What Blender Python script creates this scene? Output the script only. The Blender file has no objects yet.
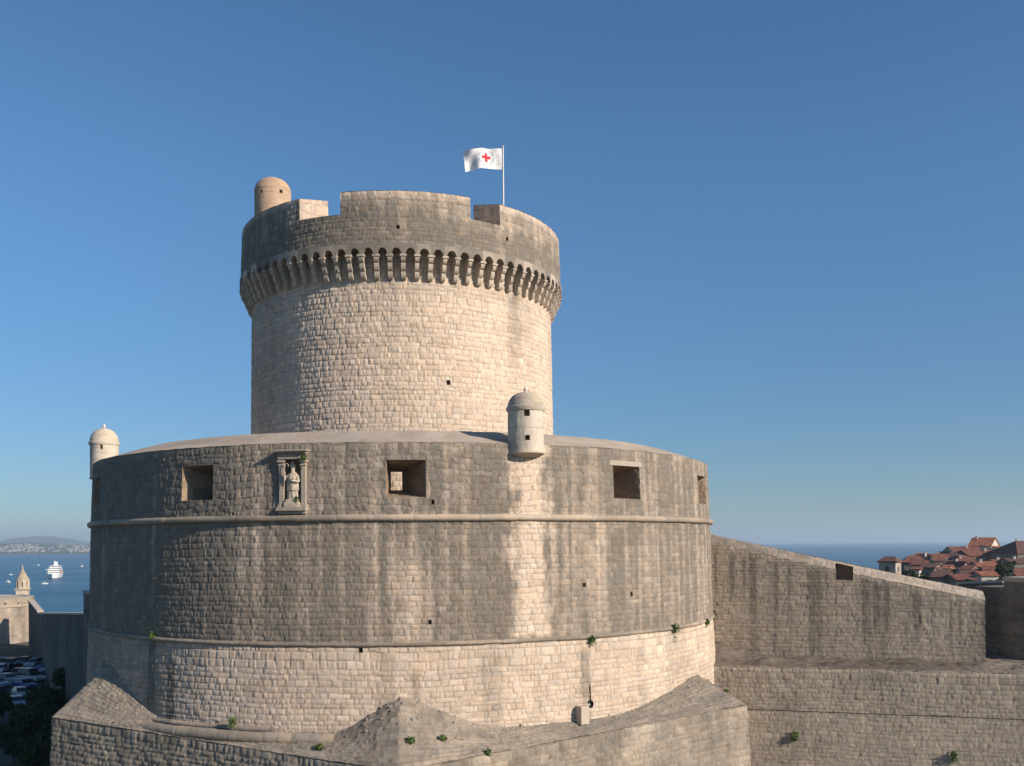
import bpy, bmesh, math, random
import numpy as np
from mathutils import Vector, Matrix

R_ = math.radians
SC = bpy.context.scene
COL = SC.collection

# ------------------------------------------------------------------ camera, world, sun, exposure
F, YH, ROLL = 950.0, 542.5, R_(0.4)
cam_d = bpy.data.cameras.new('camera')
cam = bpy.data.objects.new('camera', cam_d)
COL.objects.link(cam)
cam_d.sensor_width = 36.0
cam_d.sensor_fit = 'HORIZONTAL'
cam_d.lens = 36.0 * F / 1024.0
cam_d.shift_y = (YH - 383.0) / 1024.0
cam_d.clip_start, cam_d.clip_end = 0.5, 60000
cam.matrix_world = Matrix.Rotation(R_(90), 4, 'X') @ Matrix.Rotation(-ROLL, 4, 'Z')
SC.camera = cam

SUN_EL, SUN_AZ = R_(25), R_(58)          # azimuth from -Y towards +X
sdir = Vector((math.sin(SUN_AZ) * math.cos(SUN_EL), -math.cos(SUN_AZ) * math.cos(SUN_EL), math.sin(SUN_EL)))
W = bpy.data.worlds.new('World')
SC.world = W
W.use_nodes = True
nt = W.node_tree
nt.nodes.clear()
wo = nt.nodes.new('ShaderNodeOutputWorld')
bg = nt.nodes.new('ShaderNodeBackground')
sk = nt.nodes.new('ShaderNodeTexSky')
sk.sky_type = 'NISHITA'
sk.sun_disc = False
sk.sun_elevation = SUN_EL
sk.sun_rotation = math.atan2(sdir.x, sdir.y)
sk.altitude = 0
sk.air_density = 1.0
sk.dust_density = 0.1
sk.ozone_density = 4.0
bg.inputs['Strength'].default_value = 0.09
hs = nt.nodes.new('ShaderNodeHueSaturation')
hs.inputs['Saturation'].default_value = 1.08
tn = nt.nodes.new('ShaderNodeMix')
tn.data_type = 'RGBA'
tn.blend_type = 'MULTIPLY'
tn.inputs['Factor'].default_value = 1.0
tn.inputs['B'].default_value = (.83, .98, 1.02, 1)
nt.links.new(sk.outputs[0], hs.inputs['Color'])
nt.links.new(hs.outputs[0], tn.inputs['A'])
# the air near the horizon is dustier and bluer than the model's
wtc = nt.nodes.new('ShaderNodeTexCoord')
wsx = nt.nodes.new('ShaderNodeSeparateXYZ')
wmr = nt.nodes.new('ShaderNodeMapRange')
wmr.interpolation_type = 'SMOOTHSTEP'
wmr.inputs['From Min'].default_value = -.02
wmr.inputs['From Max'].default_value = .40
wmx = nt.nodes.new('ShaderNodeMix')
wmx.data_type = 'RGBA'
wmx.inputs['A'].default_value = (.56, .595, .71, 1)
wmx.inputs['B'].default_value = (1, 1, 1, 1)
wml = nt.nodes.new('ShaderNodeMix')
wml.data_type = 'RGBA'
wml.blend_type = 'MULTIPLY'
wml.inputs['Factor'].default_value = 1.0
nt.links.new(wtc.outputs['Generated'], wsx.inputs[0])
nt.links.new(wsx.outputs['Z'], wmr.inputs['Value'])
nt.links.new(wmr.outputs[0], wmx.inputs['Factor'])
nt.links.new(tn.outputs['Result'], wml.inputs['A'])
nt.links.new(wmx.outputs['Result'], wml.inputs['B'])
nt.links.new(wml.outputs['Result'], bg.inputs[0])
nt.links.new(bg.outputs[0], wo.inputs[0])

sl = bpy.data.lights.new('sun', 'SUN')
sl.energy = 4.8
sl.angle = R_(0.5)
sl.color = (1.0, 0.87, 0.72)
so = bpy.data.objects.new('sun', sl)
COL.objects.link(so)
so.rotation_euler = sdir.to_track_quat('Z', 'Y').to_euler()

vs_ = SC.view_settings
SC.display_settings.display_device = 'sRGB'
vs_.view_transform = 'Standard'
vs_.look = 'None'
vs_.exposure = 0.40
vs_.gamma = 1.0
vs_.use_curve_mapping = False
SC.cycles.volume_bounces = 1
SC.cycles.max_bounces = 6

# ------------------------------------------------------------------ helpers
def tag(o, label=None, cat=None, group=None, kind=None):
    if label: o['label'] = label
    if cat: o['category'] = cat
    if group: o['group'] = group
    if kind: o['kind'] = kind
    return o

def empty(name, loc, label, cat, group=None, rz=0.0):
    o = bpy.data.objects.new(name, None)
    COL.objects.link(o)
    o.empty_display_size = 0.3
    o.location = loc
    o.rotation_euler = (0, 0, rz)
    return tag(o, label, cat, group)

def link_mesh(name, me, mat, parent=None, loc=None):
    """mesh in the parent's local space"""
    o = bpy.data.objects.new(name, me)
    COL.objects.link(o)
    if mat is not None:
        for m in (mat if isinstance(mat, (list, tuple)) else [mat]):
            me.materials.append(m)
    if parent is not None:
        o.parent = parent
    if loc is not None:
        o.location = loc
    return o

def wparent(o, parent):
    """parent an object whose mesh is written in world coordinates"""
    bpy_off = Vector((0, 0, 0))
    p = parent
    M = Matrix.Identity(4)
    while p is not None:
        M = p.matrix_basis @ M
        p = p.parent
    o.parent = parent
    o.matrix_parent_inverse = Matrix.Identity(4)
    o.matrix_basis = M.inverted()
    return o

class MB:
    """collects boxes, bars, prisms, lathes and builds them as one mesh"""
    def __init__(s):
        s.v, s.f, s.mi = [], [], []
    def add(s, vs, fs, m=0):
        b = len(s.v)
        s.v += [tuple(v) for v in vs]
        s.f += [tuple(b + i for i in f) for f in fs]
        s.mi += [m] * len(fs)
        return s
    def box(s, cx, cy, cz, sx, sy, sz, rz=0.0, m=0, taper=1.0):
        vs = []
        for z, t in ((-.5, 1.0), (.5, taper)):
            for x, y in ((-.5, -.5), (.5, -.5), (.5, .5), (-.5, .5)):
                X, Y = x * sx * t, y * sy * t
                vs.append((cx + X * math.cos(rz) - Y * math.sin(rz), cy + X * math.sin(rz) + Y * math.cos(rz), cz + z * sz))
        return s.add(vs, [(3, 2, 1, 0), (4, 5, 6, 7), (0, 1, 5, 4), (1, 2, 6, 5), (2, 3, 7, 6), (3, 0, 4, 7)], m)
    def lathe(s, prof, n=24, c=(0, 0), m=0, a0=0.0, sq=1.0):
        vs, fs = [], []
        for r, z in prof:
            for k in range(n):
                a = a0 + 2 * math.pi * k / n
                vs.append((c[0] + r * math.cos(a), c[1] + r * math.sin(a) * sq, z))
        for i in range(len(prof) - 1):
            for k in range(n):
                k2 = (k + 1) % n
                fs.append((i * n + k, i * n + k2, (i + 1) * n + k2, (i + 1) * n + k))
        fs.append(tuple(range(n))[::-1])
        fs.append(tuple((len(prof) - 1) * n + k for k in range(n)))
        return s.add(vs, fs, m)
    def tube(s, a, b, r0, r1=None, n=8, m=0):
        a, b = Vector(a), Vector(b)
        r1 = r0 if r1 is None else r1
        d = (b - a).normalized()
        q = d.to_track_quat('Z', 'Y')
        vs = []
        for p, r in ((a, r0), (b, r1)):
            for k in range(n):
                t = 2 * math.pi * k / n
                vs.append(p + q @ Vector((r * math.cos(t), r * math.sin(t), 0)))
        fs = [(k, (k + 1) % n, n + (k + 1) % n, n + k) for k in range(n)]
        fs += [tuple(range(n))[::-1], tuple(range(n, 2 * n))]
        return s.add(vs, fs, m)
    def prism(s, poly, z0, z1, m=0):
        n = len(poly)
        vs = [(x, y, z0) for x, y in poly] + [(x, y, z1) for x, y in poly]
        fs = [(k, (k + 1) % n, n + (k + 1) % n, n + k) for k in range(n)]
        fs += [tuple(range(n))[::-1], tuple(range(n, 2 * n))]
        return s.add(vs, fs, m)
    def mesh(s, name, smooth=False, auto=None):
        me = bpy.data.meshes.new(name)
        me.from_pydata(s.v, [], s.f)
        me.polygons.foreach_set('material_index', s.mi)
        me.update()
        if smooth:
            me.polygons.foreach_set('use_smooth', [True] * len(me.polygons))
            if auto:
                me.set_sharp_from_angle(angle=R_(auto))
        return me
    def build(s, name, mat, parent=None, loc=None, smooth=False, auto=40, bevel=0.0):
        o = link_mesh(name, s.mesh(name, smooth, auto), mat, parent, loc)
        if bevel:
            b = o.modifiers.new('bevel', 'BEVEL')
            b.width = bevel
            b.segments = 2
            b.limit_method = 'ANGLE'
        return o

def copy_tree(o, parent=None):
    c = o.copy()
    COL.objects.link(c)
    if parent is not None:
        c.parent = parent
    for ch in list(o.children):
        copy_tree(ch, c)
    return c

# pixel -> ray
def ray(px, py):
    ix, iz = (px - 512) / F, -(py - YH) / F
    c, s = math.cos(ROLL), math.sin(ROLL)
    return ix * c + iz * s, -ix * s + iz * c
def at(px, py, Y):
    a, b = ray(px, py)
    return Vector((a * Y, Y, b * Y))

# numpy noise
def _hash(i, j, seed):
    h = (i.astype(np.int64) * 374761393 + j.astype(np.int64) * 668265263 + seed * 2147483647 + 12345) & 0xFFFFFFFF
    h = ((h ^ (h >> 13)) * 1274126177) & 0xFFFFFFFF
    h = ((h ^ (h >> 16)) * 2246822519) & 0xFFFFFFFF
    return ((h ^ (h >> 15)) & 0xFFFFFF) / float(0xFFFFFF)
def vn(u, v, seed=0):
    i, j = np.floor(u), np.floor(v)
    a, b = u - i, v - j
    a, b = a * a * (3 - 2 * a), b * b * (3 - 2 * b)
    return ((_hash(i, j, seed) * (1 - a) + _hash(i + 1, j, seed) * a) * (1 - b)
            + (_hash(i, j + 1, seed) * (1 - a) + _hash(i + 1, j + 1, seed) * a) * b)
def fbm(u, v, seed=0, n=4):
    t, a, w = 0, .5, 0
    for k in range(n):
        t = t + a * vn(u * 2 ** k, v * 2 ** k, seed + 17 * k)
        w += a
        a *= .5
    return t / w
def sstep(a, b, x):
    t = np.clip((x - a) / (b - a), 0, 1)
    return t * t * (3 - 2 * t)

# ------------------------------------------------------------------ materials
def mat(name, col, rough=0.8, metal=0.0, noise=0.0, scale=3.0, bump=0.0, bscale=8.0, col2=None, spec=0.5):
    m = bpy.data.materials.new(name)
    m.use_nodes = True
    n = m.node_tree.nodes
    L = m.node_tree.links
    p = n['Principled BSDF']
    p.inputs['Roughness'].default_value = rough
    p.inputs['Metallic'].default_value = metal
    p.inputs['Specular IOR Level'].default_value = spec
    tc = n.new('ShaderNodeTexCoord')
    nz = n.new('ShaderNodeTexNoise')
    nz.inputs['Scale'].default_value = scale
    nz.inputs['Detail'].default_value = 5
    L.new(tc.outputs['Object'], nz.inputs['Vector'])
    mx = n.new('ShaderNodeMix')
    mx.data_type = 'RGBA'
    c2 = col2 or tuple(max(0, c * (1 - noise)) for c in col)
    mx.inputs['A'].default_value = (*c2, 1)
    mx.inputs['B'].default_value = (*col, 1)
    mr = n.new('ShaderNodeMapRange')
    mr.inputs['From Min'].default_value = .35
    mr.inputs['From Max'].default_value = .65
    L.new(nz.outputs['Fac'], mr.inputs['Value'])
    L.new(mr.outputs[0], mx.inputs['Factor'])
    L.new(mx.outputs['Result'], p.inputs['Base Color'])
    if bump:
        nb = n.new('ShaderNodeTexNoise')
        nb.inputs['Scale'].default_value = bscale
        nb.inputs['Detail'].default_value = 4
        L.new(tc.outputs['Object'], nb.inputs['Vector'])
        bp = n.new('ShaderNodeBump')
        bp.inputs['Distance'].default_value = bump
        L.new(nb.outputs['Fac'], bp.inputs['Height'])
        L.new(bp.outputs[0], p.inputs['Normal'])
    return m

def stone(name, pale, dark, mortar, fine=0.17, var=0.095):
    """limestone: colour from the stone's own tone / tint / grime attributes plus fine mottling"""
    m = bpy.data.materials.new(name)
    m.use_nodes = True
    n = m.node_tree.nodes
    L = m.node_tree.links
    p = n['Principled BSDF']
    p.inputs['Roughness'].default_value = 0.9
    p.inputs['Specular IOR Level'].default_value = 0.2
    def attr(a):
        x = n.new('ShaderNodeAttribute')
        x.attribute_name = a
        return x.outputs['Fac']
    def mix(f, a, b, mode='MIX'):
        x = n.new('ShaderNodeMix')
        x.data_type = 'RGBA'
        x.blend_type = mode
        for k, v in (('Factor', f), ('A', a), ('B', b)):
            if isinstance(v, (tuple, float, int)):
                x.inputs[k].default_value = (*v, 1) if isinstance(v, tuple) else v
            else:
                L.new(v, x.inputs[k])
        return x.outputs['Result']
    def mth(op, a, b):
        x = n.new('ShaderNodeMath')
        x.operation = op
        for k, v in enumerate((a, b)):
            if isinstance(v, (int, float)):
                x.inputs[k].default_value = v
            else:
                L.new(v, x.inputs[k])
        return x.outputs[0]
    tc = n.new('ShaderNodeTexCoord')
    def noise(sc, det=6, rough=.6):
        x = n.new('ShaderNodeTexNoise')
        x.inputs['Scale'].default_value = sc
        x.inputs['Detail'].default_value = det
        x.inputs['Roughness'].default_value = rough
        L.new(tc.outputs['Object'], x.inputs['Vector'])
        return x.outputs['Fac']
    n1, n2, n3, n4 = noise(11.0), noise(1.1, 4), noise(3.6, 7, .7), noise(45.0, 3)
    st = mth('ADD', attr('grime_shade'), mth('MULTIPLY', mth('SUBTRACT', n2, .5), .40))
    st = mth('ADD', st, mth('MULTIPLY', mth('SUBTRACT', n3, .5), .60))
    st = mth('ADD', st, mth('MULTIPLY', attr('tone'), -.07))
    x = n.new('ShaderNodeClamp')
    L.new(st, x.inputs[0])
    c = mix(x.outputs[0], pale, dark)
    warm = mix(1.0, c, (1.07, .97, .87), 'MULTIPLY')
    c = mix(mth('MULTIPLY', attr('tint'), .8), c, warm)
    v = mth('ADD', 1.0, mth('MULTIPLY', attr('tone'), var))
    v = mth('ADD', v, mth('MULTIPLY', mth('SUBTRACT', n1, .5), fine * 4))
    v = mth('ADD', v, mth('MULTIPLY', mth('SUBTRACT', n4, .5), fine * 2.5))
    vc = n.new('ShaderNodeCombineColor')
    for k in range(3):
        L.new(v, vc.inputs[k])
    c = mix(1.0, c, vc.outputs[0], 'MULTIPLY')
    c = mix(mth('MULTIPLY', attr('gap'), .7), c, mortar)
    L.new(c, p.inputs['Base Color'])
    bp = n.new('ShaderNodeBump')
    bp.inputs['Distance'].default_value = 0.04
    bp.inputs['Strength'].default_value = 0.8
    L.new(noise(16.0, 8, .7), bp.inputs['Height'])
    L.new(bp.outputs[0], p.inputs['Normal'])
    return m

PALE = (.61, .505, .412)
GREY = (.188, .169, .144)
M_fort = stone('weathered_limestone', PALE, GREY, (.16, .138, .115))
M_wall = stone('rampart_limestone', (.50, .43, .35), (.19, .172, .146), (.15, .13, .11))
M_dress = stone('dressed_limestone', (.50, .42, .335), (.22, .195, .165), (.2, .17, .14), fine=.12)
M_plaster = stone('lime_plaster', (.60, .53, .44), (.27, .24, .2), (.3, .26, .2), fine=.1)
M_tan = stone('tan_plaster', (.50, .36, .255), (.28, .2, .15), (.3, .22, .16), fine=.1)
M_cap = stone('mortar_screed', (.46, .40, .335), (.27, .235, .2), (.3, .25, .2), fine=.10)
M_far = stone('far_limestone', (.46, .395, .32), (.105, .095, .085), (.2, .17, .14))  # dark end deepened so walls turned from the sun look shaded
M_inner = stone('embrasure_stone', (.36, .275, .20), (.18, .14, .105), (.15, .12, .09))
M_dark = mat('dark_void', (.012, .011, .01), 1.0)

# ------------------------------------------------------------------ masonry surfaces
def refine(a, extra, tol):
    a = list(a)
    for e in extra:
        a = [x for x in a if abs(x - e) > tol] + [e]
    return np.array(sorted(a))

def masonry(name, material, fmap, us, vs, course=.32, block=.42, seed=1, depth=.06, grime_shade=None, holes=(), live=None,
            rag=1.0, tone_fn=None, pillow=.075, keep=None, tint_fn=None, fade_edge=0.0):
    """a wall surface laid in real, slightly irregular stones: fmap(U, V) -> points (n, m, 3)"""
    rng = np.random.RandomState(seed)
    rag_fn = rag if callable(rag) else None
    us = refine(us, [h[k] for h in holes for k in (0, 1)], .012)
    vs = refine(vs, [h[k] for h in holes for k in (2, 3)], .012)
    U, V = np.meshgrid(us, vs, indexing='ij')
    P = np.asarray(fmap(U, V), dtype=float)
    du = np.gradient(P, axis=0)
    dv = np.gradient(P, axis=1)
    N = np.cross(du, dv)
    N /= np.maximum(np.linalg.norm(N, axis=2, keepdims=True), 1e-9)
    if rag_fn:
        rag = rag_fn(U, V)
    Uw = U + .07 * rag * (vn(U * 1.9, V * 2.3, seed) - .5) + .03 * rag * (vn(U * 7, V * 7, seed + 3) - .5)
    Vw = V + .12 * rag * (vn(U * .35, V * .6, seed + 5) - .5) + .05 * rag * (vn(U * 2.5, V * 1.2, seed + 7) - .5) + .03 * rag * (vn(U * 8, V * 8, seed + 8) - .5)
    vmin, vmax, umin, umax = vs[0] - .5, vs[-1] + .5, us[0] - 1, us[-1] + 1
    re = [vmin]
    while re[-1] < vmax:
        re.append(re[-1] + course * rng.choice([.72, .85, 1.0, 1.12, 1.4], p=[.15, .25, .3, .2, .1]) * rng.uniform(.94, 1.06))
    re = np.array(re)
    row = np.clip(np.searchsorted(re, Vw) - 1, 0, len(re) - 2)
    ev = np.minimum(Vw - re[row], re[row + 1] - Vw)
    eu = np.zeros_like(U)
    tone = np.zeros_like(U)
    tint = np.zeros_like(U)
    off = np.zeros_like(U)
    til = np.zeros_like(U)
    for r in range(len(re) - 1):
        mk = row == r
        if not mk.any():
            continue
        nb = int((umax - umin) / block) + 4
        w = block * rng.choice([.5, .75, 1.0, 1.3, 1.9], nb * 2, p=[.17, .25, .28, .2, .1]) * rng.uniform(.85, 1.15, nb * 2)
        be = umin - 1 + np.concatenate([[0], np.cumsum(w)])
        uu = Uw[mk]
        k = np.clip(np.searchsorted(be, uu) - 1, 0, len(be) - 2)
        eu[mk] = np.minimum(uu - be[k], be[k + 1] - uu)
        nn = len(be)
        t, w_, o, a, b = rng.randn(nn) * .5, rng.rand(nn), rng.randn(nn), rng.randn(nn), rng.randn(nn)
        tone[mk] = t[k]
        tint[mk] = w_[k]
        off[mk] = o[k]
        til[mk] = a[k] * (uu - (be[k] + be[k + 1]) / 2) + b[k] * (Vw[mk] - (re[r] + re[r + 1]) / 2)
    e = np.minimum(eu, ev)
    e = np.maximum(e, 0) + .012 * rag * (vn(U * 14, V * 14, seed + 11) - .5)
    q = np.clip(e / pillow, 0, 1)
    q = q * (2 - q)
    gap = 1 - np.clip(e / .026, 0, 1)
    h = depth * (q - 1) + depth * .22 * np.clip(off, -1.8, 1.8) + 1.3 * depth * np.clip(til, -.3, .3) + depth * .55 * (fbm(U * 5, V * 5, seed + 21, 3) - .5) * q
    fade = np.ones_like(U)
    if live is not None:
        fade *= sstep(live[0] - .3, live[0], U) * (1 - sstep(live[1], live[1] + .3, U))
    for (a, b, c, d) in holes:
        dist = np.maximum(np.maximum(a - U, U - b), np.maximum(c - V, V - d))
        fade *= sstep(0.0, .10, dist)
    if fade_edge:
        dist = np.minimum(np.minimum(U - us[0], us[-1] - U), np.minimum(V - vs[0], vs[-1] - V))
        fade *= sstep(0, fade_edge, dist)
    P = P + N * (h * fade)[..., None]
    nu, nv = len(us), len(vs)
    idx = np.arange(nu * nv).reshape(nu, nv)
    q4 = np.stack([idx[:-1, :-1], idx[1:, :-1], idx[1:, 1:], idx[:-1, 1:]], axis=-1)
    ok = np.ones((nu - 1, nv - 1), bool)
    uc = (us[:-1] + us[1:]) / 2
    vc = (vs[:-1] + vs[1:]) / 2
    for (a, b, c, d) in holes:
        ok &= ~(((uc > a) & (uc < b))[:, None] & ((vc > c) & (vc < d))[None, :])
    if keep is not None:
        ok &= keep(*np.meshgrid(uc, vc, indexing='ij'))
    q4 = q4[ok]
    me = bpy.data.meshes.new(name)
    me.vertices.add(nu * nv)
    me.vertices.foreach_set('co', P.reshape(-1).astype(np.float32))
    nf = len(q4)
    me.loops.add(nf * 4)
    me.loops.foreach_set('vertex_index', q4.reshape(-1).astype(np.int32))
    me.polygons.add(nf)
    me.polygons.foreach_set('loop_start', np.arange(0, nf * 4, 4, dtype=np.int32))
    me.polygons.foreach_set('use_smooth', np.ones(nf, bool))
    me.update(calc_edges=True)
    G = grime_shade(U, V) if grime_shade is not None else np.full_like(U, .4)
    if tone_fn is not None:
        tone = tone_fn(U, V, tone)
    if tint_fn is not None:
        tint = tint_fn(U, V, tint)
    for nm, arr in (('tone', tone), ('tint', np.clip(tint, 0, 1)), ('gap', gap * .75), ('grime_shade', np.clip(G, 0, 1))):
        at_ = me.attributes.new(nm, 'FLOAT', 'POINT')
        at_.data.foreach_set('value', arr.reshape(-1).astype(np.float32))
    o = bpy.data.objects.new(name, me)
    COL.objects.link(o)
    me.materials.append(material)
    return o

def soil_shade(o, g):  # one value per object: stain on some, painted shade on others
    a = o.data.attributes.get('grime_shade') or o.data.attributes.new('grime_shade', 'FLOAT', 'POINT')
    a.data.foreach_set('value', [g] * len(o.data.vertices))
    return o
def span(a, b, step):
    return np.linspace(a, b, max(2, int(round((b - a) / step)) + 1))
def streak(U, V, seed, fu=1.1, fv=.09):
    return vn(U * fu, V * fv, seed) * .6 + vn(U * fu * 2.7, V * fv * 1.7, seed + 1) * .4

# ------------------------------------------------------------------ the setting: sea, hills, ground
def sheet(name, X, Y, Z, material, kind='structure', smooth=True):
    nu, nv = X.shape
    idx = np.arange(nu * nv).reshape(nu, nv)
    q = np.stack([idx[:-1, :-1], idx[1:, :-1], idx[1:, 1:], idx[:-1, 1:]], -1).reshape(-1, 4)
    me = bpy.data.meshes.new(name)
    me.from_pydata(np.stack([X, Y, Z], -1).reshape(-1, 3).tolist(), [], q.tolist())
    if smooth:
        me.polygons.foreach_set('use_smooth', [True] * len(me.polygons))
    return tag(link_mesh(name, me, material), kind=kind)

SEA = -45.0
def sea_material():
    m = bpy.data.materials.new('sea_water')
    m.use_nodes = True
    n, L = m.node_tree.nodes, m.node_tree.links
    p = n['Principled BSDF']
    p.inputs['Base Color'].default_value = (.018, .10, .18, 1)
    p.inputs['Roughness'].default_value = .25
    p.inputs['IOR'].default_value = 1.33
    tc = n.new('ShaderNodeTexCoord')
    mp = n.new('ShaderNodeMapping')
    mp.inputs['Scale'].default_value = (.05, .16, 1)
    L.new(tc.outputs['Object'], mp.inputs['Vector'])
    a = n.new('ShaderNodeTexNoise')
    a.inputs['Scale'].default_value = 1.0
    a.inputs['Detail'].default_value = 8
    a.inputs['Roughness'].default_value = .65
    L.new(mp.outputs[0], a.inputs['Vector'])
    b = n.new('ShaderNodeBump')
    b.inputs['Distance'].default_value = 4.0
    b.inputs['Strength'].default_value = 1.0
    L.new(a.outputs['Fac'], b.inputs['Height'])
    L.new(b.outputs[0], p.inputs['Normal'])
    # wind lanes: rougher and smoother water
    mp2 = n.new('ShaderNodeMapping')
    mp2.inputs['Scale'].default_value = (.0015, .009, 1)
    mp2.inputs['Rotation'].default_value = (0, 0, .25)
    L.new(tc.outputs['Object'], mp2.inputs['Vector'])
    c = n.new('ShaderNodeTexNoise')
    c.inputs['Detail'].default_value = 4
    c.inputs['Scale'].default_value = 1.0
    L.new(mp2.outputs[0], c.inputs['Vector'])
    mr = n.new('ShaderNodeMapRange')
    mr.inputs['To Min'].default_value = .12
    mr.inputs['To Max'].default_value = .5
    L.new(c.outputs['Fac'], mr.inputs['Value'])
    L.new(mr.outputs[0], p.inputs['Roughness'])
    return m
FARY = 16000.0
gx = np.linspace(-14000, 14000, 29)
gy = np.linspace(-600, FARY, 30)
X, Y = np.meshgrid(gx, gy, indexing='ij')
sheet('sea', X, Y, np.full_like(X, SEA), sea_material())

M_hill = mat('scrub_hill', (.10, .11, .07), .95, noise=.4, scale=.004)
def ridge(name, x0, x1, y0, y1, prof, seed, rough):
    xs, ys = np.linspace(x0, x1, 160), np.linspace(y0, y1, 24)
    X, Y = np.meshgrid(xs, ys, indexing='ij')
    t = (Y - y0) / (y1 - y0)
    Z = np.interp(X, *prof) - SEA
    Z = Z * np.sin(np.pi * np.clip(t, 0, 1)) ** .8 * (1 + rough * (fbm(X / 900, Y / 900, seed, 5) - .5)) + SEA - 4 + 4 * np.sin(np.pi * t)
    return sheet(name, X, Y, Z, M_hill)
def hx(px, Yd): return ray(px, 545)[0] * Yd
def hz(py, px, Yd): return ray(px, py)[1] * Yd
D1, D2 = 10500.0, 5600.0
ridge('far_hills', hx(-160, D1), hx(230, D1), D1 - 1400, D1 + 1400,
      ([hx(p, D1) for p in (-160, -60, -10, 12, 28, 42, 58, 75, 95, 130, 230)],
       [hz(y, p, D1) for p, y in ((-160, 547), (-60, 545), (-10, 543), (12, 544), (28, 540.6), (42, 535.8), (58, 539.4), (75, 542.5), (95, 544), (130, 545), (230, 550))]), 3, .25)
ridge('near_coast', hx(-200, D2), hx(330, D2), D2 - 700, D2 + 900,
      ([hx(p, D2) for p in (-200, 0, 20, 45, 70, 95, 330)],
       [hz(y, p, D2) for p, y in ((-200, 545), (0, 544), (20, 543.2), (45, 544.5), (70, 545.5), (95, 545), (330, 549))]), 9, .3)
# the far-off town along the coast reads as one pale mass
rng = random.Random(5)
tb = MB()
for k in range(170):
    px = rng.choice([rng.uniform(-40, 100), rng.gauss(26, 9), rng.gauss(75, 8), rng.gauss(8, 6)])
    d = D2 - 640 + abs(rng.gauss(0, 220)) + 20
    band = math.sin(math.pi * (d - (D2 - 700)) / 1600) ** .8
    z = SEA + band * (np.interp(px, [0, 20, 45, 70, 95], [hz(544, 0, D2), hz(543.2, 20, D2), hz(544.5, 45, D2), hz(545.5, 70, D2), hz(545, 95, D2)]) - SEA)
    w = rng.uniform(8, 30)
    tb.box(hx(px, d), d, z + 2, w, rng.uniform(8, 14), rng.uniform(6, 10), rng.uniform(-.5, .5), m=0)
tag(tb.build('far_town', mat('far_house_plaster', (.36, .33, .30), .9, noise=.4, scale=.02)), 'pale houses of a town along the far hazy shore',
    'town', kind='stuff')

def ground_z(x, y):
    left = np.interp(y, [-100, 40, 100, 115, 150, 172, 195, 215, 320, 500], [-23, -23, -22.6, -22.3, -21.0, -19.2, -19.0, -21, -52, -60])
    right = np.interp(y, [-100, 40, 60, 120, 200, 420, 520, 620], [-23, -22, -17, -14, -14, -15, -50, -60])
    t = sstep(-10, 40, x)
    z = left * (1 - t) + right * t
    side = sstep(170, 330, np.abs(x - 60)) * 45
    return z - side + .5 * (fbm(x / 9, y / 9, 4, 3) - .5)
xs = np.concatenate([np.linspace(-420, -90, 34), np.linspace(-88, 90, 120), np.linspace(95, 620, 54)])
ys = np.concatenate([np.linspace(-300, 0, 16), np.linspace(3, 180, 110), np.linspace(185, 640, 60)])
X, Y = np.meshgrid(xs, ys, indexing='ij')
M_ground = mat('dry_earth_and_grass', (.13, .115, .075), .95, scale=.35, col2=(.06, .065, .035), bump=.15, bscale=1.2)
sheet('ground', X, Y, ground_z(X, Y), M_ground)

# ------------------------------------------------------------------ the fortress tower
DC = Vector((55 * math.sin(R_(-6.06)), 55 * math.cos(R_(-6.06)), 0))
TC = Vector((55 * math.sin(R_(-6.40)), 55 * math.cos(R_(-6.40)), 0))
def frame(c):
    t = Vector((-c.x, -c.y, 0)).normalized()           # towards the viewer
    return t, Vector((-t.y, t.x, 0))                   # and to the right
def cyl(c, phi, r, z):
    t, s = frame(c)
    return np.stack([c.x + r * (np.sin(phi) * s.x + np.cos(phi) * t.x), c.y + r * (np.sin(phi) * s.y + np.cos(phi) * t.y), z + 0 * phi], -1)
def cylp(c, phi, r, z):
    t, s = frame(c)
    return Vector((c.x, c.y, 0)) + s * (r * math.sin(phi)) + t * (r * math.cos(phi)) + Vector((0, 0, z))
def hit(px, py, c, r, back=False):
    """pixel -> (phi, z) where its ray meets a cylinder"""
    a, b = ray(px, py)
    A, B, C = a * a + 1, -2 * (a * c.x + c.y), c.x ** 2 + c.y ** 2 - r * r
    d = max(B * B - 4 * A * C, 0)
    Yd = (-B + (1 if back else -1) * math.sqrt(d)) / (2 * A)
    t, s = frame(c)
    v = Vector((a * Yd - c.x, Yd - c.y, 0))
    return math.atan2(v.dot(s), v.dot(t)), b * Yd

fort = empty('fortress_tower', (DC.x, DC.y, -18), 'great round stone fortress with a broad lower drum and a battlemented tower', 'fortress')
def fpart(o, parent=None): return wparent(o, parent or fort)

# --- lower drum
RB = 17.0                                              # u = RB * phi
ZT, ZC1, ZC2, ZF = 4.05, 1.02, -4.02, -7.45
def R_of(z): return np.interp(z, [ZF - 1.5, ZF, ZC2, ZC1, ZT], [17.3, 17.15, 16.97, 16.86, 16.74])
TUR_PHI = hit(526, 430, DC, 17.0)[0]
LIM = R_(108)
def ring_us(r, lim=LIM, step=.05, back=1.2):
    n = max(6, int((2 * math.pi - 2 * lim) * r / back))
    f = span(-lim * r, lim * r, step)
    b = np.linspace(lim * r, (2 * math.pi - lim) * r, n)[1:]
    return np.concatenate([f, b])
def px_rect(x0, y0, x1, y1, r):
    p0, za = hit(x0, (y0 + y1) / 2, DC, r)
    p1, zb = hit(x1, (y0 + y1) / 2, DC, r)
    xm = (x0 + x1) / 2
    return (p0 * RB, p1 * RB, hit(xm, y1, DC, r)[1], hit(xm, y0, DC, r)[1])
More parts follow.
